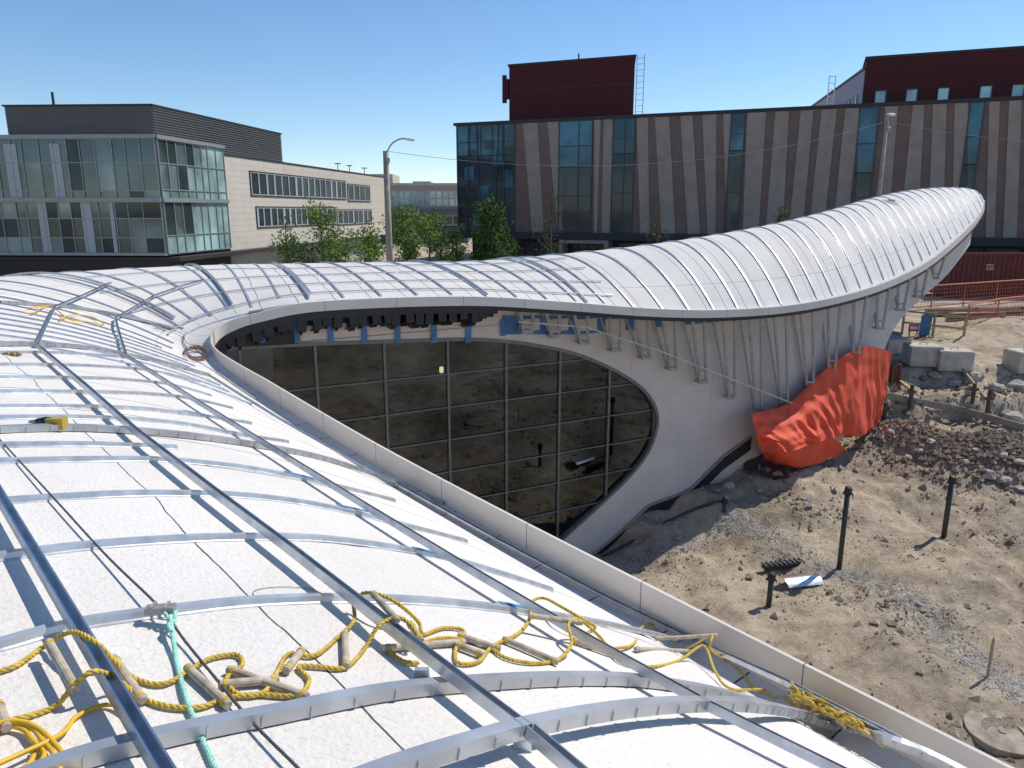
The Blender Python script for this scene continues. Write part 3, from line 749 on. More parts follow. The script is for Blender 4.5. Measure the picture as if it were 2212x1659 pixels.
drape('orange_tarp','tarp',[atY(1632,940,16.7),atY(1690,955,16.9),atY(1740,948,17.3),atY(1805,948,17.9)],[x+V((0,-.05,.04)) for x in q],'orange tarpaulin tail spread on the dirt below the draped one',.15,70,30,seed=5,fr=3,flat=True)
q=[gh(1606,1022),gh(1660,1040),gh(1700,1038),gh(1765,1003)]
drape('black_tarp','btarp',[gh(1605,990)+V((0,0,.1)),gh(1650,985)+V((0,0,.1)),gh(1700,985)+V((0,0,.1)),gh(1755,980)+V((0,0,.1))],[x+V((0,0,.04)) for x in q],'black plastic sheet crumpled on dirt beneath the orange tarp',.14,50,20,seed=9,fr=3,flat=True)
# ---------------------------------------------------------------- right side clutter
def cblock(px,py,sx,sy,sz,rz,label):
    b=gh(px,py); b=V((b.x,b.y,b.z-.08)); t=empty('concrete_block',b,label,'concrete block','precast concrete blocks at the pit rim'); rm=Matrix.Rotation(R(rz),3,'Z'); mb=MB()
    mb.box(b+V((0,0,sz/2)),(sx,sy,sz),rm,.03); mb.build('block','conc',t)
    mb=MB(); c=b+V((0,0,sz)); mb.tube([c+rm@V((-.12,0,-.02)),c+rm@V((-.1,0,.07)),c+rm@V((.1,0,.07)),c+rm@V((.12,0,-.02))],.015,6); mb.build('lifting_loop','galvd',t)
cblock(1925,762,.9,.8,.62,10,'squarish concrete block beside the end of the white wall')
cblock(1990,782,1.0,.8,.66,-8,'middle concrete block left of the longer one')
cblock(2056,792,1.0,.75,.64,-12,'concrete block with timber leaning near it at pit rim')
cblock(2212,796,1.0,.8,.68,5,'concrete block cut off by the right edge of the view')
def plank(p,q,w,h,label,name='timber_plank',mt='lumber',grp=None):
    mb=MB(); mb.beam(p,q,w,h); return tag(mb.build(name,mt),label,'timber',grp)
plank(gh(1945,830)+V((0,0,.1)),gh(1975,866)+V((0,0,.25)),.1,.05,'pale plank end leaning on the broken earth bank')
plank(gh(2060,788)+V((0,0,.2)),gh(2130,868)+V((0,0,.1)),.06,.04,'long thin pole leaning down the earth bank')
for i,(a,b,c,d) in enumerate(((1905,858,2080,892),(1925,885,2070,908),(2080,892,2212,930))):
    plank(gh(a,b)+V((0,0,.08)),gh(c,d)+V((0,0,.08)),.05,.2,['weathered formwork board nearest the orange tarp','lower formwork board below the first','formwork board running to the right edge'][i],'formwork_board','pole')
for px,py,h in ((2130,905,.9),(1965,880,.7),(1910,905,.5),(2100,870,.6)):
    b=gh(px,py); mb=MB(); mb.beam(b+V((0,0,-.1)),b+V((0,0,h)),.08,.08); mb.beam(b+V((-.12,-.02,h*.7)),b+V((.12,-.02,h*.7)),.05,.08); tag(mb.build('formwork_post','bark'),'dark timber post of the formwork along the bank','post','formwork posts along the bank')
p=gh(1925,830); mb=MB()
mb.box(p+V((0,.1,.25)),(.75,.05,.75),Matrix.Rotation(R(15),3,'Z'))
for k in (-.25,0,.25): mb.box(p+V((k,.04,.25)),(.05,.05,.75),Matrix.Rotation(R(15),3,'Z'))
tag(mb.build('trench_plate','rust'),'rusty ribbed steel plate standing behind the right end of the tarp','steel plate')
gr=empty('timber_guardrail',atZ(1950,722,-4.9),'raw timber guard rail at the pit rim beside the white wall','guard rail')
Pg=[atZ(1948,722,-4.9),atZ(2014,730,-4.9),atZ(2080,738,-4.9)]
for i,p in enumerate(Pg):
    mb=MB(); mb.beam(p+V((0,0,-.1)),p+V((0,0,1.0)),.07,.07); mb.build('post','lumber',gr)
for h in (.5,.95):
    for i in range(2): mb=MB(); mb.beam(Pg[i]+V((0,-.06,h)),Pg[i+1]+V((0,-.06,h)),.03,.07); mb.build('rail','lumber',gr)
for k,(px,py,n) in enumerate(((2110,700,4),(2170,680,3),(2060,682,3))):
    b=atZ(px,py,-4.85)
    for i in range(n):
        for j in range(3):
            mb=MB(); q=b+V((j*.24-.2,j*.15,.06+i*.12)); mb.beam(q+V((-1.2,rnd.uniform(-.1,.1),0)),q+V((1.2,.2+rnd.uniform(-.1,.1),0)),.13,.1); tag(mb.build('stacked_plank','lumber' if (i+j)%3 else 'rust'),'rough board in the lumber piles behind the guard rail','timber','boards stacked behind the guard rail')
b=atZ(1995,726,-4.85); mb=MB(); mb.beam(b,b+V((.05,0,.85)),.03,.42,up=(1,0,0)); mb.beam(b+V((-.2,-.03,.1)),b+V((.2,-.03,.1)),.02,.05); tag(mb.build('blue_panel','bluemem'),'upright blue board leaning inside the guard rail','board')
b=atZ(1972,724,-4.85); t=empty('warning_sign',b,'small orange and white warning board by the guard rail','sign'); mb=MB(); mb.box(b+V((0,0,.3)),(.4,.04,.3)); mb.build('board','fence',t); mb=MB(); mb.box(b+V((0,-.025,.3)),(.3,.01,.12)); mb.build('stripe','whitep',t)
for k in (-.15,.15): mb=MB(); mb.beam(b+V((k,0,-.1)),b+V((k,0,.2)),.04); mb.build('leg','lumber',t)
fp=[atZ(1950,672,-4.9),atZ(2010,668,-4.9),atZ(2080,662,-4.9),atZ(2150,656,-4.9),atZ(2225,650,-4.9),atZ(2310,644,-4.9)]
fl=['leftmost, by the roof tip','second from left','third from left','fourth from left','rightmost one in view']
def fpanel(a,b,h,label,name='fence_panel'):
    t=empty(name,a,label,'fence','orange site fence panels'); mb=MB()
    mb.tube([a,a+V((0,0,h)),b+V((0,0,h)),b],.035,6); mb.tube([a+V((0,0,.15)),b+V((0,0,.15))],.03,6); mb.build('frame','fence',t); mb=MB()
    n=int((b-a).length/.22)
    for k in range(1,n): q=a.lerp(b,k/n); mb.beam(q+V((0,0,.15)),q+V((0,0,h)),.012)
    for k in range(1,6): mb.beam(a+V((0,0,h*k/6)),b+V((0,0,h*k/6)),.012)
    mb.build('mesh_infill','fence',t)
for i in range(5): fpanel(fp[i],fp[i+1],1.2,'orange wire site fence panel below the red container, '+fl[i])
f2=[atZ(2085,722,-4.9),atZ(2150,705,-4.9),atZ(2230,695,-4.9)]
for i in range(2): fpanel(f2[i],f2[i+1],1.2,['low orange fence panel in front of lumber piles','low orange fence panel cut by right edge'][i])
c0=atY(2040,640,42.5); cz=-4.9; x0=c0.x; L=9; yF=42.5
t=empty('shipping_container',(x0+L/2,yF,cz),'dark red corrugated shipping container at the right behind the fence','container'); mb=MB(); pr=[]
n=int(L/.28)
for k in range(n):
    xx=x0+k*.28; pr+=[(xx,yF-.05),(xx+.08,yF-.05),(xx+.14,yF+.02),(xx+.22,yF+.02)]
pr.append((x0+n*.28,yF-.05)); pr+=[(x0+n*.28,yF+2.4),(x0,yF+2.4)]
mb.prism([V((a,b,cz+.15)) for a,b in pr],[V((a,b,cz+2.45)) for a,b in pr]); mb.build('body','redc',t); mb=MB()
for z in (cz+.08,cz+2.5): mb.box((x0+L/2,yF-.03,z),(L,.16,.16))
for xx in (x0,x0+L): mb.box((xx,yF-.03,cz+1.3),(.18,.17,2.6))
mb.build('frame','redc',t); mb=MB(); e=atY(2138,577,yF-.1); mb.box(e,(.38,.02,.32)); mb.build('emblem_panel','conc',t); mb=MB(); mb.box(e+V((0,-.015,.06)),(.32,.01,.09)); mb.box(e+V((-.06,-.015,-.07)),(.2,.01,.1)); mb.box(e+V((.12,-.015,-.06)),(.06,.01,.1)); mb.build('emblem','redc',t)
# ---------------------------------------------------------------- background buildings
def window(root,fc,a0,a1,z0,z1,nx,nz,gm,fm,mw=.06,off=0.0,cols=None,rows=None,name='window'):
    if a0>a1:a0,a1=a1,a0
    if z0>z1:z0,z1=z1,z0
    mb=MB(); xsn=cols if cols else [k/nx for k in range(nx+1)]; zsn=rows if rows else [k/nz for k in range(nz+1)]
    for k in xsn:
        a=a0+(a1-a0)*k; fc.box(mb,a-mw/2,a+mw/2,z0,z1,off+.0,off+.09)
    for k in zsn:
        z=z0+(z1-z0)*k; fc.box(mb,a0,a1,z-mw/2,z+mw/2,off+.002,off+.082)
    w=mb.build(name,fm,root); mb=MB(); fc.quad(mb,[(a0,z0),(a1,z0),(a1,z1),(a0,z1)],off+.03); mb.build('pane',gm,w)
    return w
def tints(root,fc,a0,a1,z0,z1,cols,rows,off,mats,p,seed):
    rt=random.Random(seed)
    for i in range(len(cols)-1):
        for j in range(len(rows)-1):
            if rt.random()<p:
                mb=MB(); A0=a0+(a1-a0)*cols[i];A1=a0+(a1-a0)*cols[i+1];Z0=z0+(z1-z0)*rows[j];Z1=z0+(z1-z0)*rows[j+1]
                fc.quad(mb,[(A0,Z0),(A1,Z0),(A1,Z1),(A0,Z1)],off+.045); mb.build('tinted_pane',rt.choice(mats),root)
KA=atY(345,400,45); FA=Fac(KA.xy,(-1,.052)); FS=Fac(KA.xy,(.142,1))
A=empty('campus_building',(KA.x,KA.y,-4.9),'pale stone and glass campus building with dark louvred penthouse at left','building')
ztop=FA.hit(340,292)[1]; zbt=FA.hit(340,552)[1]; zst=FS.hit(480,335)[1]; sSt=FS.hit(487,400)[0]; sEnd=FS.hit(840,440)[0]
def blk(mb,fc1,a0,a1,fc2,b1,z0,z1,o=0):
    p=fc1.p; q=[p+fc1.d*a0,p+fc1.d*a1,p+fc1.d*a1+fc2.d*b1,p+fc1.d*a0+fc2.d*b1]; mb.prism([V((v.x,v.y,z0)) for v in q],[V((v.x,v.y,z1)) for v in q])
mb=MB(); blk(mb,FA,0,26,FS,sSt,zbt,ztop); mb.build('glass_wing_body','panelw',A)
mb=MB(); blk(mb,FA,.05,26,FS,sSt,-4.9,zbt-.3); mb.build('ground_storey','darkbase',A)
mb=MB(); blk(mb,FA,-.8,26,FS,sSt+22,zbt-.35,zbt-.1); mb.build('canopy','trimd',A)
s0=sSt
def st(mb,z0,z1,o):
    pts=[FS.P(s0,0,o),FS.P(sEnd,0,o),FS.P(sEnd,0,-18),FS.P(s0,0,-18)]
    mb.prism([V((v.x,v.y,z0)) for v in pts],[V((v.x,v.y,z1)) for v in pts])
mb=MB(); st(mb,zbt-.08,zst,-.05); mb.build('stone_wing_body','panelw',A); mb=MB(); st(mb,-4.9,zbt-.36,-1.2); mb.build('stone_wing_base','panelw',A)
mb=MB(); FS.quad(mb,[(s0,zbt-.1),(sEnd,zbt-.1),(sEnd,zst),(s0,zst)],0); mb.build('stone_face','stone',A)
mb=MB(); FS.box(mb,s0,sEnd,zst,zst+.12,-.3,.05); mb.build('coping','trimd',A)
for x0,y0,x1,y1,n in ((541,371,746,421,15),(750,398,798,433,4),(549,448,722,491,14),(724,454,800,485,7)):
    a,_=FS.hit(x0,400);b,_=FS.hit(x1,400); zt=FS.hit(x0,y0)[1]; zb=FS.hit(x0,y1)[1]
    mb=MB()
    rw=random.Random(x0)
    for k in range(n+1):
        aa=a+(b-a)*k/n; FS.box(mb,aa-.08,aa+rw.choice([.08,.16,.3]),zb,zt,.005,.05)
    FS.box(mb,a-.05,b+.1,zb,zb+.07,.006,.055); FS.box(mb,a-.05,b+.1,zt-.07,zt,.006,.055)
    w=mb.build('window','panelw',A); mb=MB(); FS.quad(mb,[(a,zb),(b,zb),(b,zt),(a,zt)],.012); mb.build('pane','gC',w)
    mb=MB(); FS.poly(mb,[(a-.08,zb-.08),(b+.08,zb-.08),(b+.08,zb),(a,zb),(a,zt),(b+.08,zt),(b+.08,zt+.08),(a-.08,zt+.08)],.0,.07); mb.build('window_surround','trimd',A)
KP=atY(330,260,48); FP=Fac(KP.xy,(-1,.052)); FQ=Fac(KP.xy,(.142,1)); zp=FP.hit(330,228)[1]; aL=FP.hit(14,260)[0]; sR=FQ.hit(608,320)[0]
mb=MB(); blk(mb,FP,0,aL,FQ,sR,ztop-.6,zp)
z=ztop-.5
while z<zp-.1:
    FP.box(mb,0,aL,z,z+.05,-.02,.06); FQ.box(mb,0,sR,z,z+.05,-.02,.06); z+=.16
mb.build('louvred_penthouse','louvre',A)
mb=MB(); FP.box(mb,-.1,aL+.1,zp,zp+.1,-.2,.1); FQ.box(mb,-.1,sR+.1,zp+.002,zp+.102,-.2,.1); mb.build('penthouse_coping','trimd',A)
za=FA.hit(100,432)[1]
cc=[0,.035,.07,.10,.14,.175,.205,.235,.27,.31,.335,.37,.41,.445,.48,.53,.57,.61,.65,.7,.75,.8,.85,.9,.95,1]
c2=[c+.008 if 0<c<1 else c for c in cc]; r1=[0,.12,.6,1]; r2=[0,.3,.68,1]
window(A,FA,.02,25.9,za+.12,ztop-.18,0,0,'gA','framew',.05,.02,cc,r1,name='curtain_wall'); tints(A,FA,.02,25.9,za+.12,ztop-.18,cc[:15],r1,.02,['gC','gE','gE','gA'],.45,3)
window(A,FA,.02,25.9,zbt+.15,za-.12,0,0,'gA','framew',.05,.02,c2,r2,name='curtain_wall'); tints(A,FA,.02,25.9,zbt+.15,za-.12,c2[:15],r2,.02,['gC','gC','gE'],.45,8)
def pan(x0,x1,up):
    a=FA.hit(x0,400)[0];b=FA.hit(x1,400)[0]; mb=MB(); a,b=min(a,b),max(a,b)
    if up: FA.box(mb,a,b,za+.12,ztop-.45,.0,.10)
    else: FA.box(mb,a,b,zbt+.15,za-.12,.0,.10)
    mb.build('spandrel_panel','panelw',A)
for x0,x1 in ((22,48),(120,141)): pan(x0,x1,True)
for x0,x1 in ((76,95),(170,192),(232,240)): pan(x0,x1,False)
mb=MB(); FA.box(mb,-.05,26,za-.12,za+.12,.0,.22); FA.box(mb,-.05,26,ztop-.18,ztop+.05,.0,.2); FA.box(mb,-.05,26,zbt,zbt+.15,0,.2)
FS.box(mb,-.05,sSt,za-.12,za+.12,.0,.22);FS.box(mb,-.05,sSt,ztop-.18,ztop+.05,.0,.2); mb.build('floor_band','framew',A)
s1=[0,.12,.24,.38,.5,.62,.72,.86,1]; s2=[0,.14,.26,.4,.55,.66,.8,.9,1]
window(A,FS,.05,sSt-.1,za+.1,ztop-.2,0,0,'gB','framew',.06,.03,s1,[0,.15,.6,1],name='curtain_wall'); window(A,FS,.05,sSt-.1,zbt+.1,za-.12,0,0,'gB','framew',.06,.03,s2,[0,.35,1],name='curtain_wall')
tints(A,FS,.05,sSt-.1,za+.1,ztop-.2,s1[:5],[.15,.6,1],.03,['gA','gE'],.8,5); tints(A,FS,.05,sSt-.1,zbt+.1,za-.12,s2[:4],[.35,1],.03,['gA','gE'],.8,6)
mb=MB(); q=FP.P(FP.hit(106,235)[0],zp,-.5); mb.tube([q,q+V((0,0,.9))],.08,6); mb.build('roof_mast','trimd',A)
for x in (752,776,807):
    a,_=FS.hit(x,385); q=FS.P(a,zst,-1); mb=MB(); mb.tube([q,q+V((0,0,.9))],.04,5); mb.tube([q+V((-.3,0,.85)),q+V((.3,0,.85))],.05,5); mb.build('roof_mast','trimd',A)
FB=Fac(atY(845,440,115).xy,(1,.02)); B=empty('distant_office',(FB.P(0,0).x,115,-4.9),'distant low office with pale glass storeys between the left and right buildings','building')
a1=FB.hit(1010,440)[0]; mb=MB(); z=lambda y:FB.hit(845,y)[1]
FB.box(mb,-6,a1,z(488),z(398),-12,0); FB.box(mb,3,a1*.5,z(398),z(390),-9,-3); mb.build('body','panelw',B)
window(B,FB,0.1,a1,z(446),z(412),12,2,'gB','panelw',.2,.02); window(B,FB,.1,a1,z(486),z(466),10,1,'gA','framew',.2,.02)
mb=MB(); FB.box(mb,-6,a1,z(402),z(396),-.2,1.2); mb.build('roof_slab','conc',B); mb=MB(); FB.box(mb,-6,a1,z(462),z(452),0,1.2); mb.build('floor_slab','louvre',B); mb=MB(); FB.box(mb,-6,a1,-4.9,z(490),-10,-.5); mb.build('ground_storey','louvre',B)
FB2=Fac(atY(800,400,130).xy,(1,0)); b2=empty('distant_block',(FB2.P(0,0).x,130,-4.9),'plain grey block rising behind the street lamp','building'); mb=MB(); FB2.box(mb,FB2.hit(775,380)[0],FB2.hit(848,380)[0],-4.9,FB2.hit(800,376)[1],-8,0); mb.build('body','conc',b2); mb=MB(); FB2.box(mb,FB2.hit(780,380)[0],FB2.hit(830,380)[0],FB2.hit(800,396)[1],FB2.hit(800,386)[1],0,.1); mb.build('window','gC',b2)
# --- C: right striped building
cL=atY(985,272,74); zC=cL.z; cRp=ray(2212,215); cR=cRp*(zC/cRp.z); FC=Fac(cL.xy,(cR-cL).xy)
Cb=empty('striped_building',(cL.x,cL.y,-4.9),'dark brown building clad in slanted taupe stripes with maroon rooftop block','building')
aEnd=FC.hit(2212,215)[0]+14; zcb=FC.hit(985,500)[1]
mb=MB(); FC.box(mb,0,aEnd,zcb,zC,-20,0); mb.build('facade_body','brown',Cb)
mb=MB(); FC.box(mb,-.2,aEnd,zC,zC+.25,-.5,.16); mb.build('coping','trimd',Cb); mb=MB(); FC.box(mb,-.1,aEnd,zcb-.6,zcb,-.5,.8); mb.build('canopy','trimd',Cb)
mb=MB(); FC.box(mb,1,aEnd,-4.9,zcb-.6,-15,-1.2); mb.build('ground_storey','darkbase',Cb)
def hz(px,top=True):
    return FC.hit(px,(272-(px-985)*.0465) if top else 485)[0]
z0=zcb+.02;z1=zC-.05
for t0,t1,b0,b1 in ((1130,1162,1150,1175),(1183,1207,1205,1216),(1284,1298,1284,1290),(1305,1324,1300,1322),(1375,1400,1384,1404),(1415,1446,1430,1460),(1470,1496,1487,1514),(1517,1548,1530,1547),(1562,1579,1572,1577),(1614,1655,1606,1640),(1675,1705,1655,1692),(1730,1757,1705,1735),(1775,1808,1748,1780),(1826,1856,1800,1850),(1912,1940,1902,1920),(1972,1997,1945,1985),(2015,2045,2008,2040),(2062,2092,2060,2092),(2137,2160,2133,2152),(2180,2207,2170,2200),(2225,2260,2220,2250)):
    mb=MB(); FC.poly(mb,[(hz(b0,0),z0),(hz(b1,0),z0),(hz(t1),z1),(hz(t0),z1)],.0,.07); mb.build('taupe_stripe','taupe',Cb)
def cw(x0,x1,cols,rows,g,split=.62,fm='framed'):
    a0=hz(x0);a1=hz(x1); zm=z0+(z1-z0)*split
    window(Cb,FC,a0,a1,z0+.1,zm,0,0,g,fm,.08,.04,cols,rows); window(Cb,FC,a0,a1,zm,z1,0,0,'gD',fm,.08,.04,cols,[0,.45,1])
cw(988,1112,[0,.2,.42,.62,.82,1],[0,.15,.33,.5,.72,1],'gC',split=.72); cw(1209,1281,[0,.6,1],[0,.3,.55,1],'gC',split=.6); cw(1326,1373,[0,.55,1],[0,.2,.5,.8,1],'gC',split=.7)
cw(1581,1611,[0,1],[0,.25,.5,1],'gC',split=.7); cw(1859,1900,[0,1],[0,.3,.6,1],'gC',split=.5); cw(2097,2128,[0,1],[0,.3,.6,1],'gC',split=.55)
for x,tx in ((1010,1016),(1040,1030),(1068,1078),(1092,1086)):
    mb=MB(); mb.beam(FC.P(hz(x,0),z0,.17),FC.P(hz(tx),z1,.17),.06); mb.build('slanted_mullion','framed',Cb)
for i,(x,zz,h,g) in enumerate(((1013,.5,.12,'gD'),(1045,.3,.14,'gD'),(1075,.62,.1,'gD'),(1098,.42,.16,'gD'),(1030,.06,.1,'gD'),(1085,.1,.12,'gD'),(1058,.78,.08,'gC'),(1003,.22,.12,'gC'),(1100,.7,.1,'gC'),(1020,.68,.1,'gC'))):
    mb=MB(); a=hz(x); FC.quad(mb,[(a-.5,z0+(z1-z0)*zz),(a+.5,z0+(z1-z0)*zz),(a+.5,z0+(z1-z0)*(zz+h)),(a-.5,z0+(z1-z0)*(zz+h))],.1); mb.build('tinted_pane',g,Cb)
for x0,x1 in ((1130,1200),(1330,1480),(1500,1640),(1660,1800),(1820,1960),(2060,2130),(2140,2212),(2225,2300)):
    a0=FC.hit(x0,520)[0];a1=FC.hit(x1,520)[0]; window(Cb,FC,a0,a1,-4.5,zcb-.9,4,2,'gC','framed',.1,-1.15)
a0=FC.hit(1213,515)[0];a1=FC.hit(1318,515)[0]; zt=zcb-.62; mb=MB()
pf=[(a0,-4.9),(a0+.35,-4.9),(a0+.35,zt-.3),(a1-.35,zt-.3),(a1-.35,-4.9),(a1,-4.9),(a1,zt),(a0,zt)]
FC.poly(mb,pf,.8,-.9); mb.build('entrance_frame','taupe',Cb); window(Cb,FC,a0+.5,a1-.5,-4.8,zt-.4,4,2,'gC','redc',.12,-.9,name='entrance_doors')
FR=Fac((FC.p-FC.n*3).xy,FC.d.xy); ra,zr=FR.hit(1100,143); rb,_=FR.hit(1372,130)
def skewblock(z0_,z1_,a0,a1,o,dep):
    mb=MB(); f0=FR.P(a0,0,o);f1=FR.P(a1,0,o); k=V((.13,1,0))*dep; Q=[f0,f1,f1+k,f0+k]; mb.prism([V((v.x,v.y,z0_)) for v in Q],[V((v.x,v.y,z1_)) for v in Q]); return mb
skewblock(zC-.1,zr,ra,rb,0,9).build('maroon_block','maroon',Cb)
mb=MB(); FR.quad(mb,[(ra,zC-.1),(rb,zC-.1),(rb,zr),(ra,zr)],.01); mb.build('maroon_cladding','maroon',Cb)
skewblock(zr,zr+.16,ra-.12,rb+.12,.08,9.1).build('block_coping','trimd',Cb)
mb=MB(); zz=FR.hit(1230,190)[1]; FR.box(mb,ra,rb,zz,zz+.08,.012,.04); mb.build('cladding_joint','trimd',Cb)
mb=MB()
for k in (.2,.85): FR.box(mb,rb+k,rb+k+.05,zC,zr+.1,.1,.16)
zz=zC+.3
while zz<zr: FR.box(mb,rb+.2,rb+.9,zz,zz+.035,.11,.15); zz+=.5
mb.build('roof_ladder','galvd',Cb)
mb=MB(); FR.box(mb,ra-.85,ra-.5,zr-3.2,zr-.7,-.6,-.3); FR.box(mb,ra-.4,ra-.15,zr-2.8,zr-1.1,-.4,-.1); FR.box(mb,ra-.6,ra+.05,zr-2.2,zr-2.05,-.5,-.35); FR.box(mb,ra-.6,ra+.05,zr-2.9,zr-2.75,-.5,-.35); mb.build('antenna_panel','maroon',Cb)
mb=MB(); FR.box(mb,ra+6.5,ra+6.62,zr+.1,zr+.8,-1,-.9); mb.build('roof_mast','trimd',Cb)
FR2=Fac((FC.p-FC.n*4.5).xy,FC.d.xy); sa,zs=FR2.hit(1872,128)
mb=MB(); FR2.box(mb,sa,sa+32,zC-.1,zs,-14,0); mb.build('maroon_block','maroon',Cb)
mb=MB(); FR2.quad(mb,[(sa,zC-.1),(sa+32,zC-.1),(sa+32,zs),(sa,zs)],.01); mb.build('maroon_cladding','maroon',Cb)
mb=MB(); FR2.box(mb,sa-.1,sa+32,zs,zs+.2,-14,.08); mb.build('block_coping','trimd',Cb)
for x in (1902,1969,2037,2128,2197,2265):
    a,_=FR2.hit(x,205); zt=FR2.hit(x,196-(x-1902)*.045)[1]; window(Cb,FR2,a-.4,a+.4,zt-1.2,zt,1,1,'gB','framed',.08,.02)
qa=FR2.P(sa-.05,0,-.2); Lp=atY(1735,232,94)
FL=Fac(qa.xy,(Lp-qa).xy); ll=(Lp-qa).xy.length; zl=FL.hit(1866,152)[1]
mb=MB(); FL.box(mb,0,ll,zC-1,zl,-4,0); mb.build('lilac_wing','lilac',Cb)
mb=MB(); FL.box(mb,-.1,ll+.1,zl,zl+.2,-4.1,.08); mb.build('block_coping','trimd',Cb)
for x in (1850,1835,1820,1806):
    a,_=FL.hit(x,210); zt=FL.hit(1850,207)[1]; window(Cb,FL,a-.5,a+.5,zt-1.3,zt,1,1,'gB','framew',.07,.02)
q=FC.P(FC.hit(1785,236)[0],zC+.2,-1.5); mb=MB()
for k in (0,.5): mb.tube([q+V((k,0,0)),q+V((k,0,2.5))],.04,5)
for k in range(5): mb.tube([q+V((0,0,.4+k*.5)),q+V((.5,0,.4+k*.5))],.03,5)
mb.build('roof_ladder','whitep',Cb)
# ---------------------------------------------------------------- street lamps + wire
def lamp(px,pyt,Y,armdx,armz,label,rad=.17):
    tp=atY(px,pyt,Y); x1=tp.x; t=empty('street_lamp',(x1,Y,-4.9),label,'street lamp'); mb=MB()
    mb.tube([V((x1,Y,-4.9)),tp],[rad,rad*.7],10); mb.build('pole','pole',t,smooth=True)
    e=tp+V((armdx,0,armz)); mb=MB(); mb.tube(crv([tp+V((0,0,-.15)),tp+V((armdx*.3,0,armz*.6)),tp+V((armdx*.7,0,armz)),e],5),.035,6); mb.build('arm','galvd',t)
    s=.8; mb=MB()
    mb.tube([e+V((-.1*s,0,0)),e+V((.05*s,0,-.01)),e+V((.3*s,0,-.03)),e+V((.45*s,0,-.03))],[.05*s,.08*s,.09*s,.04*s],8); mb.build('lamp_head','whitep',t,smooth=True)
    mb=MB(); mb.box(tp+V((.1,-.08,-.4)),(.16,.16,.22),None,.02); mb.build('junction_box','galvd',t)
    return tp
t1=lamp(833,326,34,.95,.5,'wooden street lamp pole with long curved arm between the left buildings')
t2=lamp(1916,262,40,.05,.35,'wooden street lamp pole rising behind the roof arm in front of striped facade',.12)
t3=atY(2320,310,38)
mb=MB()
for a,b,sg in ((t1,t2,1.3),(t2,t3,.2)):
    pts=[a.lerp(b,k/30)+V((0,0,-sg*4*(k/30)*(1-k/30))) for k in range(31)]; mb.tube(pts,.012,4)
tag(mb.build('overhead_wire','galvd'),'thin overhead wire strung between the street lamp poles','wire')
for px,py,lb in ((545,574,'small red sign with white letter E at far left behind roof'),(858,562,'small red sign with white letter E near lamp pole')):
    q=atY(px,py,24); t=empty('bus_sign',(q.x,24,-4.9),lb,'sign'); mb=MB(); mb.box(q,(.16,.02,.16)); mb.build('board','signr',t); mb=MB(); mb.tube([V((q.x,24.03,-4.9)),q+V((0,.03,0))],.02,6); mb.build('post','galvd',t)
    cu=bpy.data.curves.new('t','FONT'); cu.body='E'; cu.size=.15; cu.align_x='CENTER'; cu.align_y='CENTER'; ob=bpy.data.objects.new('t',cu); me=bpy.data.meshes.new_from_object(ob); bpy.data.objects.remove(ob)
    me.materials.clear(); me.materials.append(M['whitep']); o=bpy.data.objects.new('letter',me); col.objects.link(o); o.parent=t; o.location=q+V((0,-.015,0))-ORG[t.name]; o.rotation_euler=(R(90),0,0)
# ---------------------------------------------------------------- trees
def tree(px,pyt,Y,wpx,nl,m,label,kind='leafy',ls=.13):
    rr=random.Random(int(px*13+Y)); tp=atY(px,pyt,Y); w=wpx/F*Y/2; zb=-4.9; H=tp.z-zb; b=V((tp.x,Y,zb)); t=empty('tree' if H>2 else 'shrub',b,label,'tree' if H>2 else 'shrub')
    mb=MB(); mb.tube([b,b+V((.05,0,H*.4)),b+V((0,.05,H*.75)),b+V((0,0,H*.98))],[.09,.07,.04,.012],7)
    tips=[]
    nb={'leafy':18,'bare':26,'spire':34}[kind]
    for k in range(nb):
        z=H*rr.uniform(.25,.9); a=rr.uniform(0,6.28); f=1-abs(z/H-.5)*1.2
        if kind=='spire': f=1.15*(1-z/H)+.12
        L=w*rr.uniform(.6,1)*max(.2,f)
        s=b+V((0,0,z)); e=s+V((math.cos(a)*L,math.sin(a)*L,L*rr.uniform(.5,1.2))); e.z=min(e.z,tp.z); mid=s.lerp(e,.5)+V((0,0,-.05))
        mb.tube([s,mid,e],[.03,.02,.008],5); tips+=[e,mid]
        for j in range(3):
            e2=s.lerp(e,rr.uniform(.4,.9)); e3=e2+V((rr.uniform(-.5,.5),rr.uniform(-.5,.5),rr.uniform(.1,.6)))*w*(.7 if kind!='spire' else .35); mb.tube([e2,e3],[.012,.005],4); tips.append(e3)
    mb.build('trunk','bark',t)
    mb=MB(); tips.append(b+V((0,0,H*.97)))
    for i in range(nl):
        c=tips[rr.randrange(len(tips))]; sp_=(.16 if kind!='spire' else .13)*w+.05; p=c+V((rr.gauss(0,sp_),rr.gauss(0,sp_),rr.gauss(0,sp_*.8)))
        a=V((rr.gauss(0,1),rr.gauss(0,1),rr.gauss(0,1))).normalized(); c2=a.orthogonal().normalized(); s=ls*rr.uniform(.6,1.2)
        mb.add([p-a*s*.6,p+c2*s*.35,p+a*s*.6,p-c2*s*.35],[(0,1,2,3)])
    mb.build('crown',m,t)
tree(1062,425,32,120,5600,'leafd','dense dark green tree at the left corner of the striped building','spire',ls=.14)
tree(1105,515,33,50,900,'leafd','small dark tree just right of the dense one')
tree(690,446,36,105,1300,'leafl','airy light green tree in front of the stone wing',ls=.13)
tree(615,478,36,72,800,'leafl','slender light green tree left of the airy one',ls=.13)
tree(745,530,35,110,1300,'leafl','low spreading bush beneath the stone wing windows')
tree(785,498,44,90,1100,'leafl','light green tree just left of the lamp pole',ls=.17)
tree(880,464,60,110,1900,'leafl','bright green tree right of the lamp pole',ls=.22)
tree(925,480,66,100,1500,'leafl','green street tree below the distant office',ls=.22)
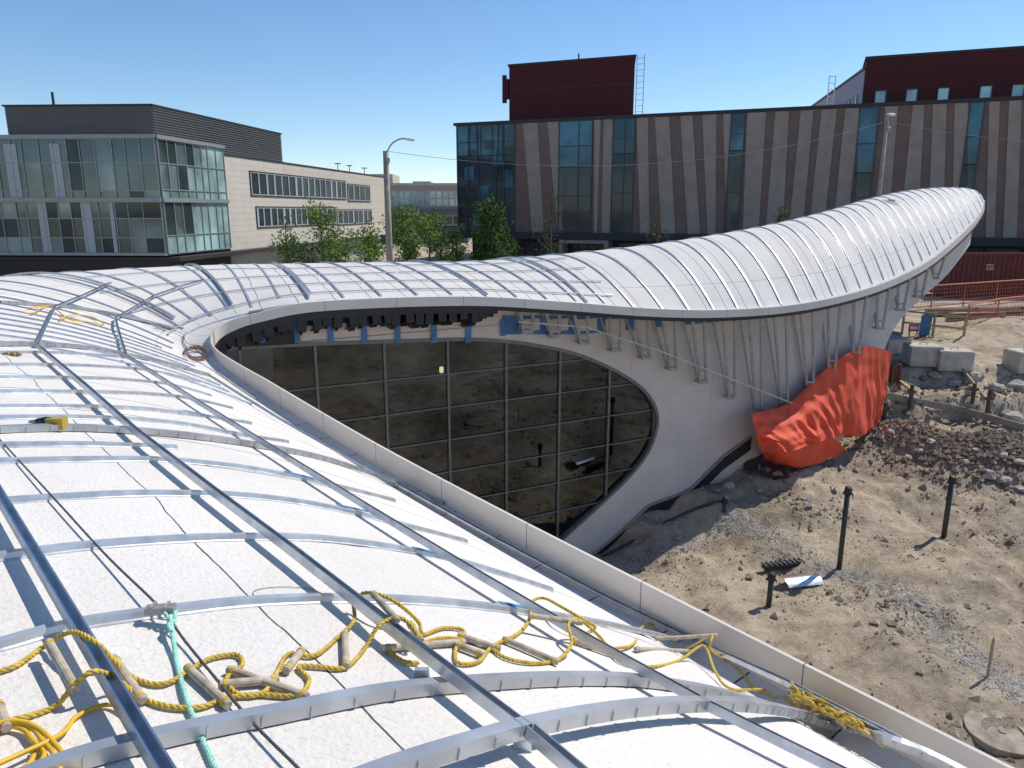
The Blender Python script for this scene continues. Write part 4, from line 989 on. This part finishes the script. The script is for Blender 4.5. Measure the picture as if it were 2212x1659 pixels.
tree(985,490,52,50,800,'leafd','dark narrow tree beside the corner glazing',ls=.18)
tree(950,515,40,60,700,'leafd','low dark tree by the street gap',ls=.14)
tree(885,522,38,60,900,'leafd','dark bush beside the lamp pole foot',ls=.14)
tree(655,525,34,90,900,'leafd','dark low bush under the airy tree')
tree(1190,415,34,70,200,'leafd','nearly bare slim tree in front of first stripes','bare')
tree(1425,435,34,75,170,'leafd','bare twiggy tree in the middle of the striped facade','bare')
tree(1685,440,34,50,260,'leafd','half bare small tree behind the roof arm','bare')
# ---------------------------------------------------------------- things on the roof
def strand_rope(mb,P,r,pitch,ns=3,step=.008,n=6):
    P=resample(P,step); u=None; off=[[] for _ in range(ns)]
    for i,p in enumerate(P):
        t=(P[min(i+1,len(P)-1)]-P[max(i-1,0)]).normalized()
        u=t.orthogonal().normalized() if u is None else (u-t*u.dot(t)).normalized()
        w=t.cross(u); L=i*step
        for k in range(ns):
            a=2*math.pi*(k/ns+L/pitch); off[k].append(p+(u*math.cos(a)+w*math.sin(a))*r*.52)
    for k in range(ns): mb.tube(off[k],r*.56,n)
def rp(px,h=.010):
    return [roofhit(q[0],q[1],(q[2]*.45 if len(q)>2 else h))[0] for q in px]
LD=empty('rope_ladder',roofhit(700,1430,0)[0],'yellow twisted rope ladder with wooden rungs sprawled across the roof rails','rope ladder')
ra_=[(-60,1462),(30,1440),(90,1400),(150,1366,.16),(200,1383,.19),(245,1425,.08),(290,1465),(350,1478),(400,1455),(450,1424),(510,1414),(524,1436),(490,1465),(515,1500),(570,1495),(600,1450),(625,1412),(680,1416),(735,1372),(765,1340,.06),(765,1300,.1),(790,1280,.18),(835,1290,.22),(870,1312,.18),(905,1345,.08),(915,1370),(960,1356),(1003,1364),(985,1400),(990,1432),(1035,1428),(1065,1395),(1120,1368),(1145,1335),(1150,1300,.08),(1175,1292,.12),(1215,1312,.2),(1262,1340,.18),(1285,1358,.1),(1240,1385),(1300,1400),(1368,1392),(1380,1360),(1408,1348),(1428,1375),(1480,1400),(1535,1372,.14),(1535,1400,.14),(1565,1425,.08),(1600,1450),(1625,1480),(1680,1505)]
rb_=[(-60,1580),(20,1556),(60,1547),(120,1525),(165,1475,.14),(205,1450,.19),(255,1470,.08),(300,1505),(360,1525),(430,1528),(490,1508),(560,1500),(640,1502),(668,1470),(645,1440),(690,1440),(745,1442),(785,1405),(820,1350,.16),(865,1335,.2),(900,1370,.15),(875,1400),(840,1402),(870,1428),(905,1432)]
rc_=[(905,1390),(960,1378),(1040,1388),(1090,1420),(1150,1432),(1205,1425),(1235,1390,.1),(1228,1350,.18),(1250,1338,.2),(1300,1380,.06),(1340,1430),(1410,1440),(1470,1425),(1520,1395,.1),(1545,1450,.08),(1580,1488),(1650,1490),(1700,1510),(1740,1540)]
RR=.0070
for P in (ra_,rb_,rc_):
    mb=MB(); strand_rope(mb,crv(rp(P),8),RR,.045,n=5); mb.build('side_rope','ropey',LD,smooth=True)
rungs=[((105,1388),(162,1488)),((246,1422),(308,1512)),((405,1442),(492,1522)),((495,1446),(662,1504)),((475,1478),(600,1468)),((652,1404),(618,1448)),((744,1368),(748,1438)),((806,1282),(858,1340)),((884,1345),(910,1384)),((832,1400),(1000,1386)),((990,1372),(1080,1402)),((985,1392),(1042,1414)),((1088,1380),(1204,1430)),((1145,1330),(1255,1345)),((1235,1382),(1345,1420)),((1376,1402),(1492,1406)),((1418,1380),(1548,1372)),((-5,1520),(14,1572))]
def rung(a,b,ha=.016,hb=.016):
    p=roofhit(*a,ha)[0]; q=roofhit(*b,hb)[0]; d=(q-p)*.02; mb=MB(); mb.tube([p-d,p-d*.5,q+d*.5,q+d],[.009,.0112,.0112,.009],12); o=mb.build('rung','wood',LD)
    for e,s in ((p,1),(q,-1)):
        c=e+(q-p).normalized()*s*.012; mb=MB(); mb.tube([c-(q-p).normalized()*.005,c+(q-p).normalized()*.005],.0128,10); mb.build('lashing','ropey',o)
for i,(a,b) in enumerate(rungs):
    h={0:(.05,.05),7:(.10,.09),8:(.06,.03),13:(.07,.09),16:(.02,.07)}.get(i,(.016,.016)); rung(a,b,*h)
rr=random.Random(12)
pl=[]
for k in range(60):
    f=k/59; cx=1690+215*(f*.5+.5*rr.random()); cy=1488+(cx-1690)*.50+rr.uniform(-24,16); pl.append((cx,cy,rr.uniform(.02,.12)))
mb=MB(); strand_rope(mb,crv(rp(pl),6),RR,.05,n=5); mb.build('side_rope','ropey',LD,smooth=True)
for k in range(9):
    x=1700+k*22; y=1495+k*11+rr.uniform(-14,14); rung((x,y),(x+rr.uniform(25,60),y+rr.uniform(10,45)),.03,.03)
mb=MB(); pts=[]; rh=random.Random(6)
for k in range(52):
    a=k*.42; lp=int(a/6.283); pts.append((16+lp*7+(58+14*lp)*math.cos(a),1618+4*lp+(52+9*lp)*math.sin(a)+rh.uniform(-3,3),.02+.0008*k))
pts+= [(125,1590,.05),(165,1548),(230,1522),(290,1535,.05),(312,1562),(285,1592),(215,1608,.06),(165,1640),(170,1700)]
mb.tube(resample(crv(rp(pts),6),.012),.0055,8); tag(mb.build('yellow_hose','hose',smooth=True),'smooth yellow air hose coiled at the lower left corner of the roof','hose')
mb=MB(); strand_rope(mb,crv(rp([(366,1318,.09),(372,1360,.07),(382,1430),(400,1500,.03),(430,1580),(468,1665),(500,1740)]),8),.0068,.04)
kn=rp([(352,1316,.05),(366,1308,.09),(380,1322,.06),(366,1334,.09),(356,1322,.1),(372,1316,.11),(378,1340,.07),(364,1350,.08),(372,1366,.07)]); strand_rope(mb,crv(kn,8),.006,.04)
tag(mb.build('teal_rope','teal',smooth=True),'pale teal twisted rope knotted to the steel cable in the foreground','rope')
mb=MB(); strand_rope(mb,crv(rp([(-40,905,.03),(0,950,.03),(120,1080,.05),(230,1200,.05),(345,1312,.08),(400,1385,.04),(470,1470,.04),(545,1560,.04),(650,1665,.05),(700,1720,.05)]),8),.0042,.035,4,.01,5)
tag(mb.build('steel_cable','cable',smooth=True),'thin dark steel lifeline cable running down the left of the roof','cable')
q,n=roofhit(345,1318,.045); mb=MB(); mb.beam(q+V((-.04,0,0)),q+V((.04,.01,0)),.03,.02); mb.tube([q+V((-.02,-.015,.015)),q+V((-.02,.02,.015))],.005,6); mb.tube([q+V((.02,-.015,.015)),q+V((.02,.02,.015))],.005,6)
tag(mb.build('cable_clamp','galvd'),'small steel clamp on the cable beside the teal knot','clamp')
mb=MB(); mb.tube(crv(rp([(548,1290),(552,1275),(600,1268),(670,1272),(705,1290),(690,1300)],.004),6),.0012,5); tag(mb.build('loose_wire','cable'),'thin grey wire loop lying on the white roof','wire')
q,n=roofhit(103,911,.03); t=empty('cordless_drill',q-V((0,0,.03)),'small yellow and black cordless drill lying on the roof at left','drill')
s=.62
mb=MB(); mb.tube([q+V((-.10,0,0))*s,q+V((-.02,0,0))*s,q+V((.05,0,0))*s],[.03*s,.045*s,.045*s],12); mb.build('motor_body','black',t,smooth=True)
mb=MB(); mb.tube([q+V((.05,0,0))*s,q+V((.12,0,0))*s],[.05*s,.035*s],12); mb.box(q+V((.06,-.03,.01))*s,(.08*s,.08*s,.06*s)); mb.build('housing','drilly',t)
mb=MB(); mb.tube([q+V((-.17,0,0))*s,q+V((-.1,0,0))*s],[.012*s,.026*s],10); mb.build('chuck','galvd',t)
mb=MB(); mb.beam(q+V((.06,-.01,0))*s,q+V((.12,-.08,-.01))*s,.04*s,.05*s); mb.build('handle','black',t)
mb=MB(); mb.box(q+V((.15,-.08,.01))*s,(.12*s,.09*s,.10*s)); mb.build('battery','drilly',t)
q,n=roofhit(26,768,.0); mb=MB(); s=.5
for i in range(7):
    a=i*.9; mb.tube([q+V((math.cos(a)*.08,math.sin(a)*.04,.03))*s,q+V((math.cos(a)*.17,math.sin(a)*.09,.02))*s],[.045*s,.02*s],8)
mb.box(q+V((0,0,.035))*s,(.2*s,.12*s,.06*s),None,.008)
tag(mb.build('work_glove','cloth',smooth=True),'crumpled tan work glove on the roof by the left edge','glove')
mb=MB(); pts=[]
for k in range(90):
    a=k*.45; pts.append((424+24*math.cos(a)*(1+.2*math.sin(k*.9)),762+12*math.sin(a)*(1+.3*math.cos(k)),.02+.0012*k))
mb.tube(crv(rp(pts),4),.006,6); tag(mb.build('cord_coil','cordr',smooth=True),'coiled red brown cords piled at the tight bend of the gutter','cord')
mb=MB(); mb.tube(crv(rp([(60,665),(90,662),(120,668),(150,690),(190,695),(225,702),(200,685),(160,680),(130,690),(170,700)],.04),5),.009,6)
tag(mb.build('extension_cable','hose',smooth=True),'tangled yellow cord lying far up the roof at left','cable')
mb=MB(); mb.tube(crv(rp([(40,672),(70,676),(100,660),(125,664)],.04),5),.009,6)
tag(mb.build('extension_cable','hose',smooth=True),'short yellow cord end by the rail kink at upper left','cable')
mb=MB(); mb.tube(crv(rp([(330,708),(350,712),(372,714),(395,722),(405,742),(440,745),(462,740)],.03),5),.006,6); tag(mb.build('tan_string','lumber',smooth=True),'short tan cord crossing the gutter bend','cord')
# ---------------------------------------------------------------- workers behind the glass
def worker(base,face,vest,label):
    t=empty('person',base,label,'person'); rot=Matrix.Rotation(face,3,'Z')
    def skin(name,pts,edges,m,sub=2):
        me=bpy.data.meshes.new(name); me.from_pydata([rot@V(p[:3]) for p in pts],edges,[]); me.materials.append(m); o=bpy.data.objects.new(name,me); col.objects.link(o); o.parent=t
        md=o.modifiers.new('s','SKIN')
        for i,p in enumerate(pts): me.skin_vertices[0].data[i].radius=(p[3],p[4] if len(p)>4 else p[3])
        me.skin_vertices[0].data[0].use_root=True
        sb=o.modifiers.new('u','SUBSURF'); sb.levels=sub; sb.render_levels=sub; return o
    body=[(0,0,.95,.15,.11),(0,0,1.15,.14,.1),(0,0,1.38,.17,.1),(0,0,1.5,.055),(0,.01,1.58,.07,.08),(0,.01,1.70,.075,.09),(-.2,0,1.42,.06),(-.27,.03,1.15,.045),(-.2,.22,1.05,.035),(-.17,.3,1.05,.03),(.2,0,1.42,.06),(.27,.02,1.15,.045),(.22,.2,1.0,.035),(.2,.28,1.0,.03),
      (-.1,0,.85,.09),(-.11,.02,.48,.065),(-.12,0,.08,.045),(-.12,.14,.04,.04),(.1,0,.85,.09),(.11,.02,.48,.065),(.12,0,.08,.045),(.12,.14,.04,.04)]
    skin('body',body,[(0,1),(1,2),(2,3),(3,4),(4,5),(2,6),(6,7),(7,8),(8,9),(2,10),(10,11),(11,12),(12,13),(0,14),(14,15),(15,16),(16,17),(0,18),(18,19),(19,20),(20,21)],M['skin'])
    skin('vest',[(0,0,.92,.18,.13),(0,0,1.15,.17,.13),(0,0,1.38,.2,.13),(0,0,1.45,.09),(-.21,0,1.42,.075),(-.25,.01,1.28,.065),(.21,0,1.42,.075),(.25,.01,1.28,.065)],[(0,1),(1,2),(2,3),(2,4),(4,5),(2,6),(6,7)],vest)
    skin('trousers',[(0,0,.93,.17,.12),(-.1,0,.85,.1),(-.11,.02,.48,.08),(-.12,0,.1,.065),(.1,0,.85,.1),(.11,.02,.48,.08),(.12,0,.1,.065)],[(0,1),(1,2),(2,3),(0,4),(4,5),(5,6)],M['trouser'])
    mb=MB(); n=14; rings=[]
    for r_,z_ in ((.16,1.72),(.125,1.73),(.12,1.79),(.085,1.85),(.02,1.875)):
        rings.append([V(base)+rot@V((r_*math.cos(6.283*k/n),.02+r_*1.1*math.sin(6.283*k/n),z_)) for k in range(n)])
    for i in range(4): mb.add(rings[i]+rings[i+1],[(k,(k+1)%n,n+(k+1)%n,n+k) for k in range(n)])
    mb.build('hard_hat',vest,t,smooth=True)
a,z=GW.hit(592,800); worker(GW.P(a,-4.2,-.45),R(200),M['vest'],'worker in orange vest and hard hat standing behind the glass wall')
a,z=GW.hit(525,800); worker(GW.P(a,-4.2,-.5),R(150),M['vestg'],'worker in lime vest behind the left end of the glass wall')
a,z=GW.hit(970,807); q=GW.P(a,z,-.4); t=empty('work_light',q,'small glowing work light behind the dark glazing','lamp'); mb=MB(); mb.box(q,(.08,.05,.12),None,.01); mb.build('lamp_face','lamp',t); mb=MB(); mb.box(q+V((0,.06,0)),(.11,.06,.15),None,.01); mb.tube([q+V((0,.06,.07)),q+V((0,.06,1.2))],.008,5); mb.build('housing','black',t)
# ---------------------------------------------------------------- light, world, camera
w=bpy.data.worlds.new('World'); scn.world=w; w.use_nodes=True; nt=w.node_tree
sk=nt.nodes.new('ShaderNodeTexSky'); sk.sky_type='NISHITA'; sk.sun_disc=False; EL=R(50); AZ=R(56); sk.sun_elevation=EL; sk.sun_rotation=AZ; sk.air_density=1.0; sk.dust_density=.05; sk.ozone_density=3.0; sk.altitude=900
hs=nt.nodes.new('ShaderNodeHueSaturation'); hs.inputs['Saturation'].default_value=1.12
nt.links.new(sk.outputs[0],hs.inputs['Color']); nt.links.new(hs.outputs[0],nt.nodes['Background'].inputs[0]); nt.nodes['Background'].inputs[1].default_value=.14
sd=V((math.sin(AZ)*math.cos(EL),math.cos(AZ)*math.cos(EL),math.sin(EL)))
l=bpy.data.lights.new('sun','SUN'); l.energy=4.2; l.angle=R(.5); l.color=(1,.93,.83); lo=bpy.data.objects.new('sun',l); col.objects.link(lo); lo.rotation_euler=sd.to_track_quat('Z','Y').to_euler(); lo.location=(20,20,30)
cam=bpy.data.cameras.new('camera'); co=bpy.data.objects.new('camera',cam); col.objects.link(co); cam.sensor_width=36; cam.lens=36*F/2212; co.rotation_euler=(R(90)-PT,0,0); cam.clip_start=.05; cam.clip_end=12000; scn.camera=co
scn.view_settings.view_transform='Standard'; scn.view_settings.look='None'; scn.view_settings.exposure=0
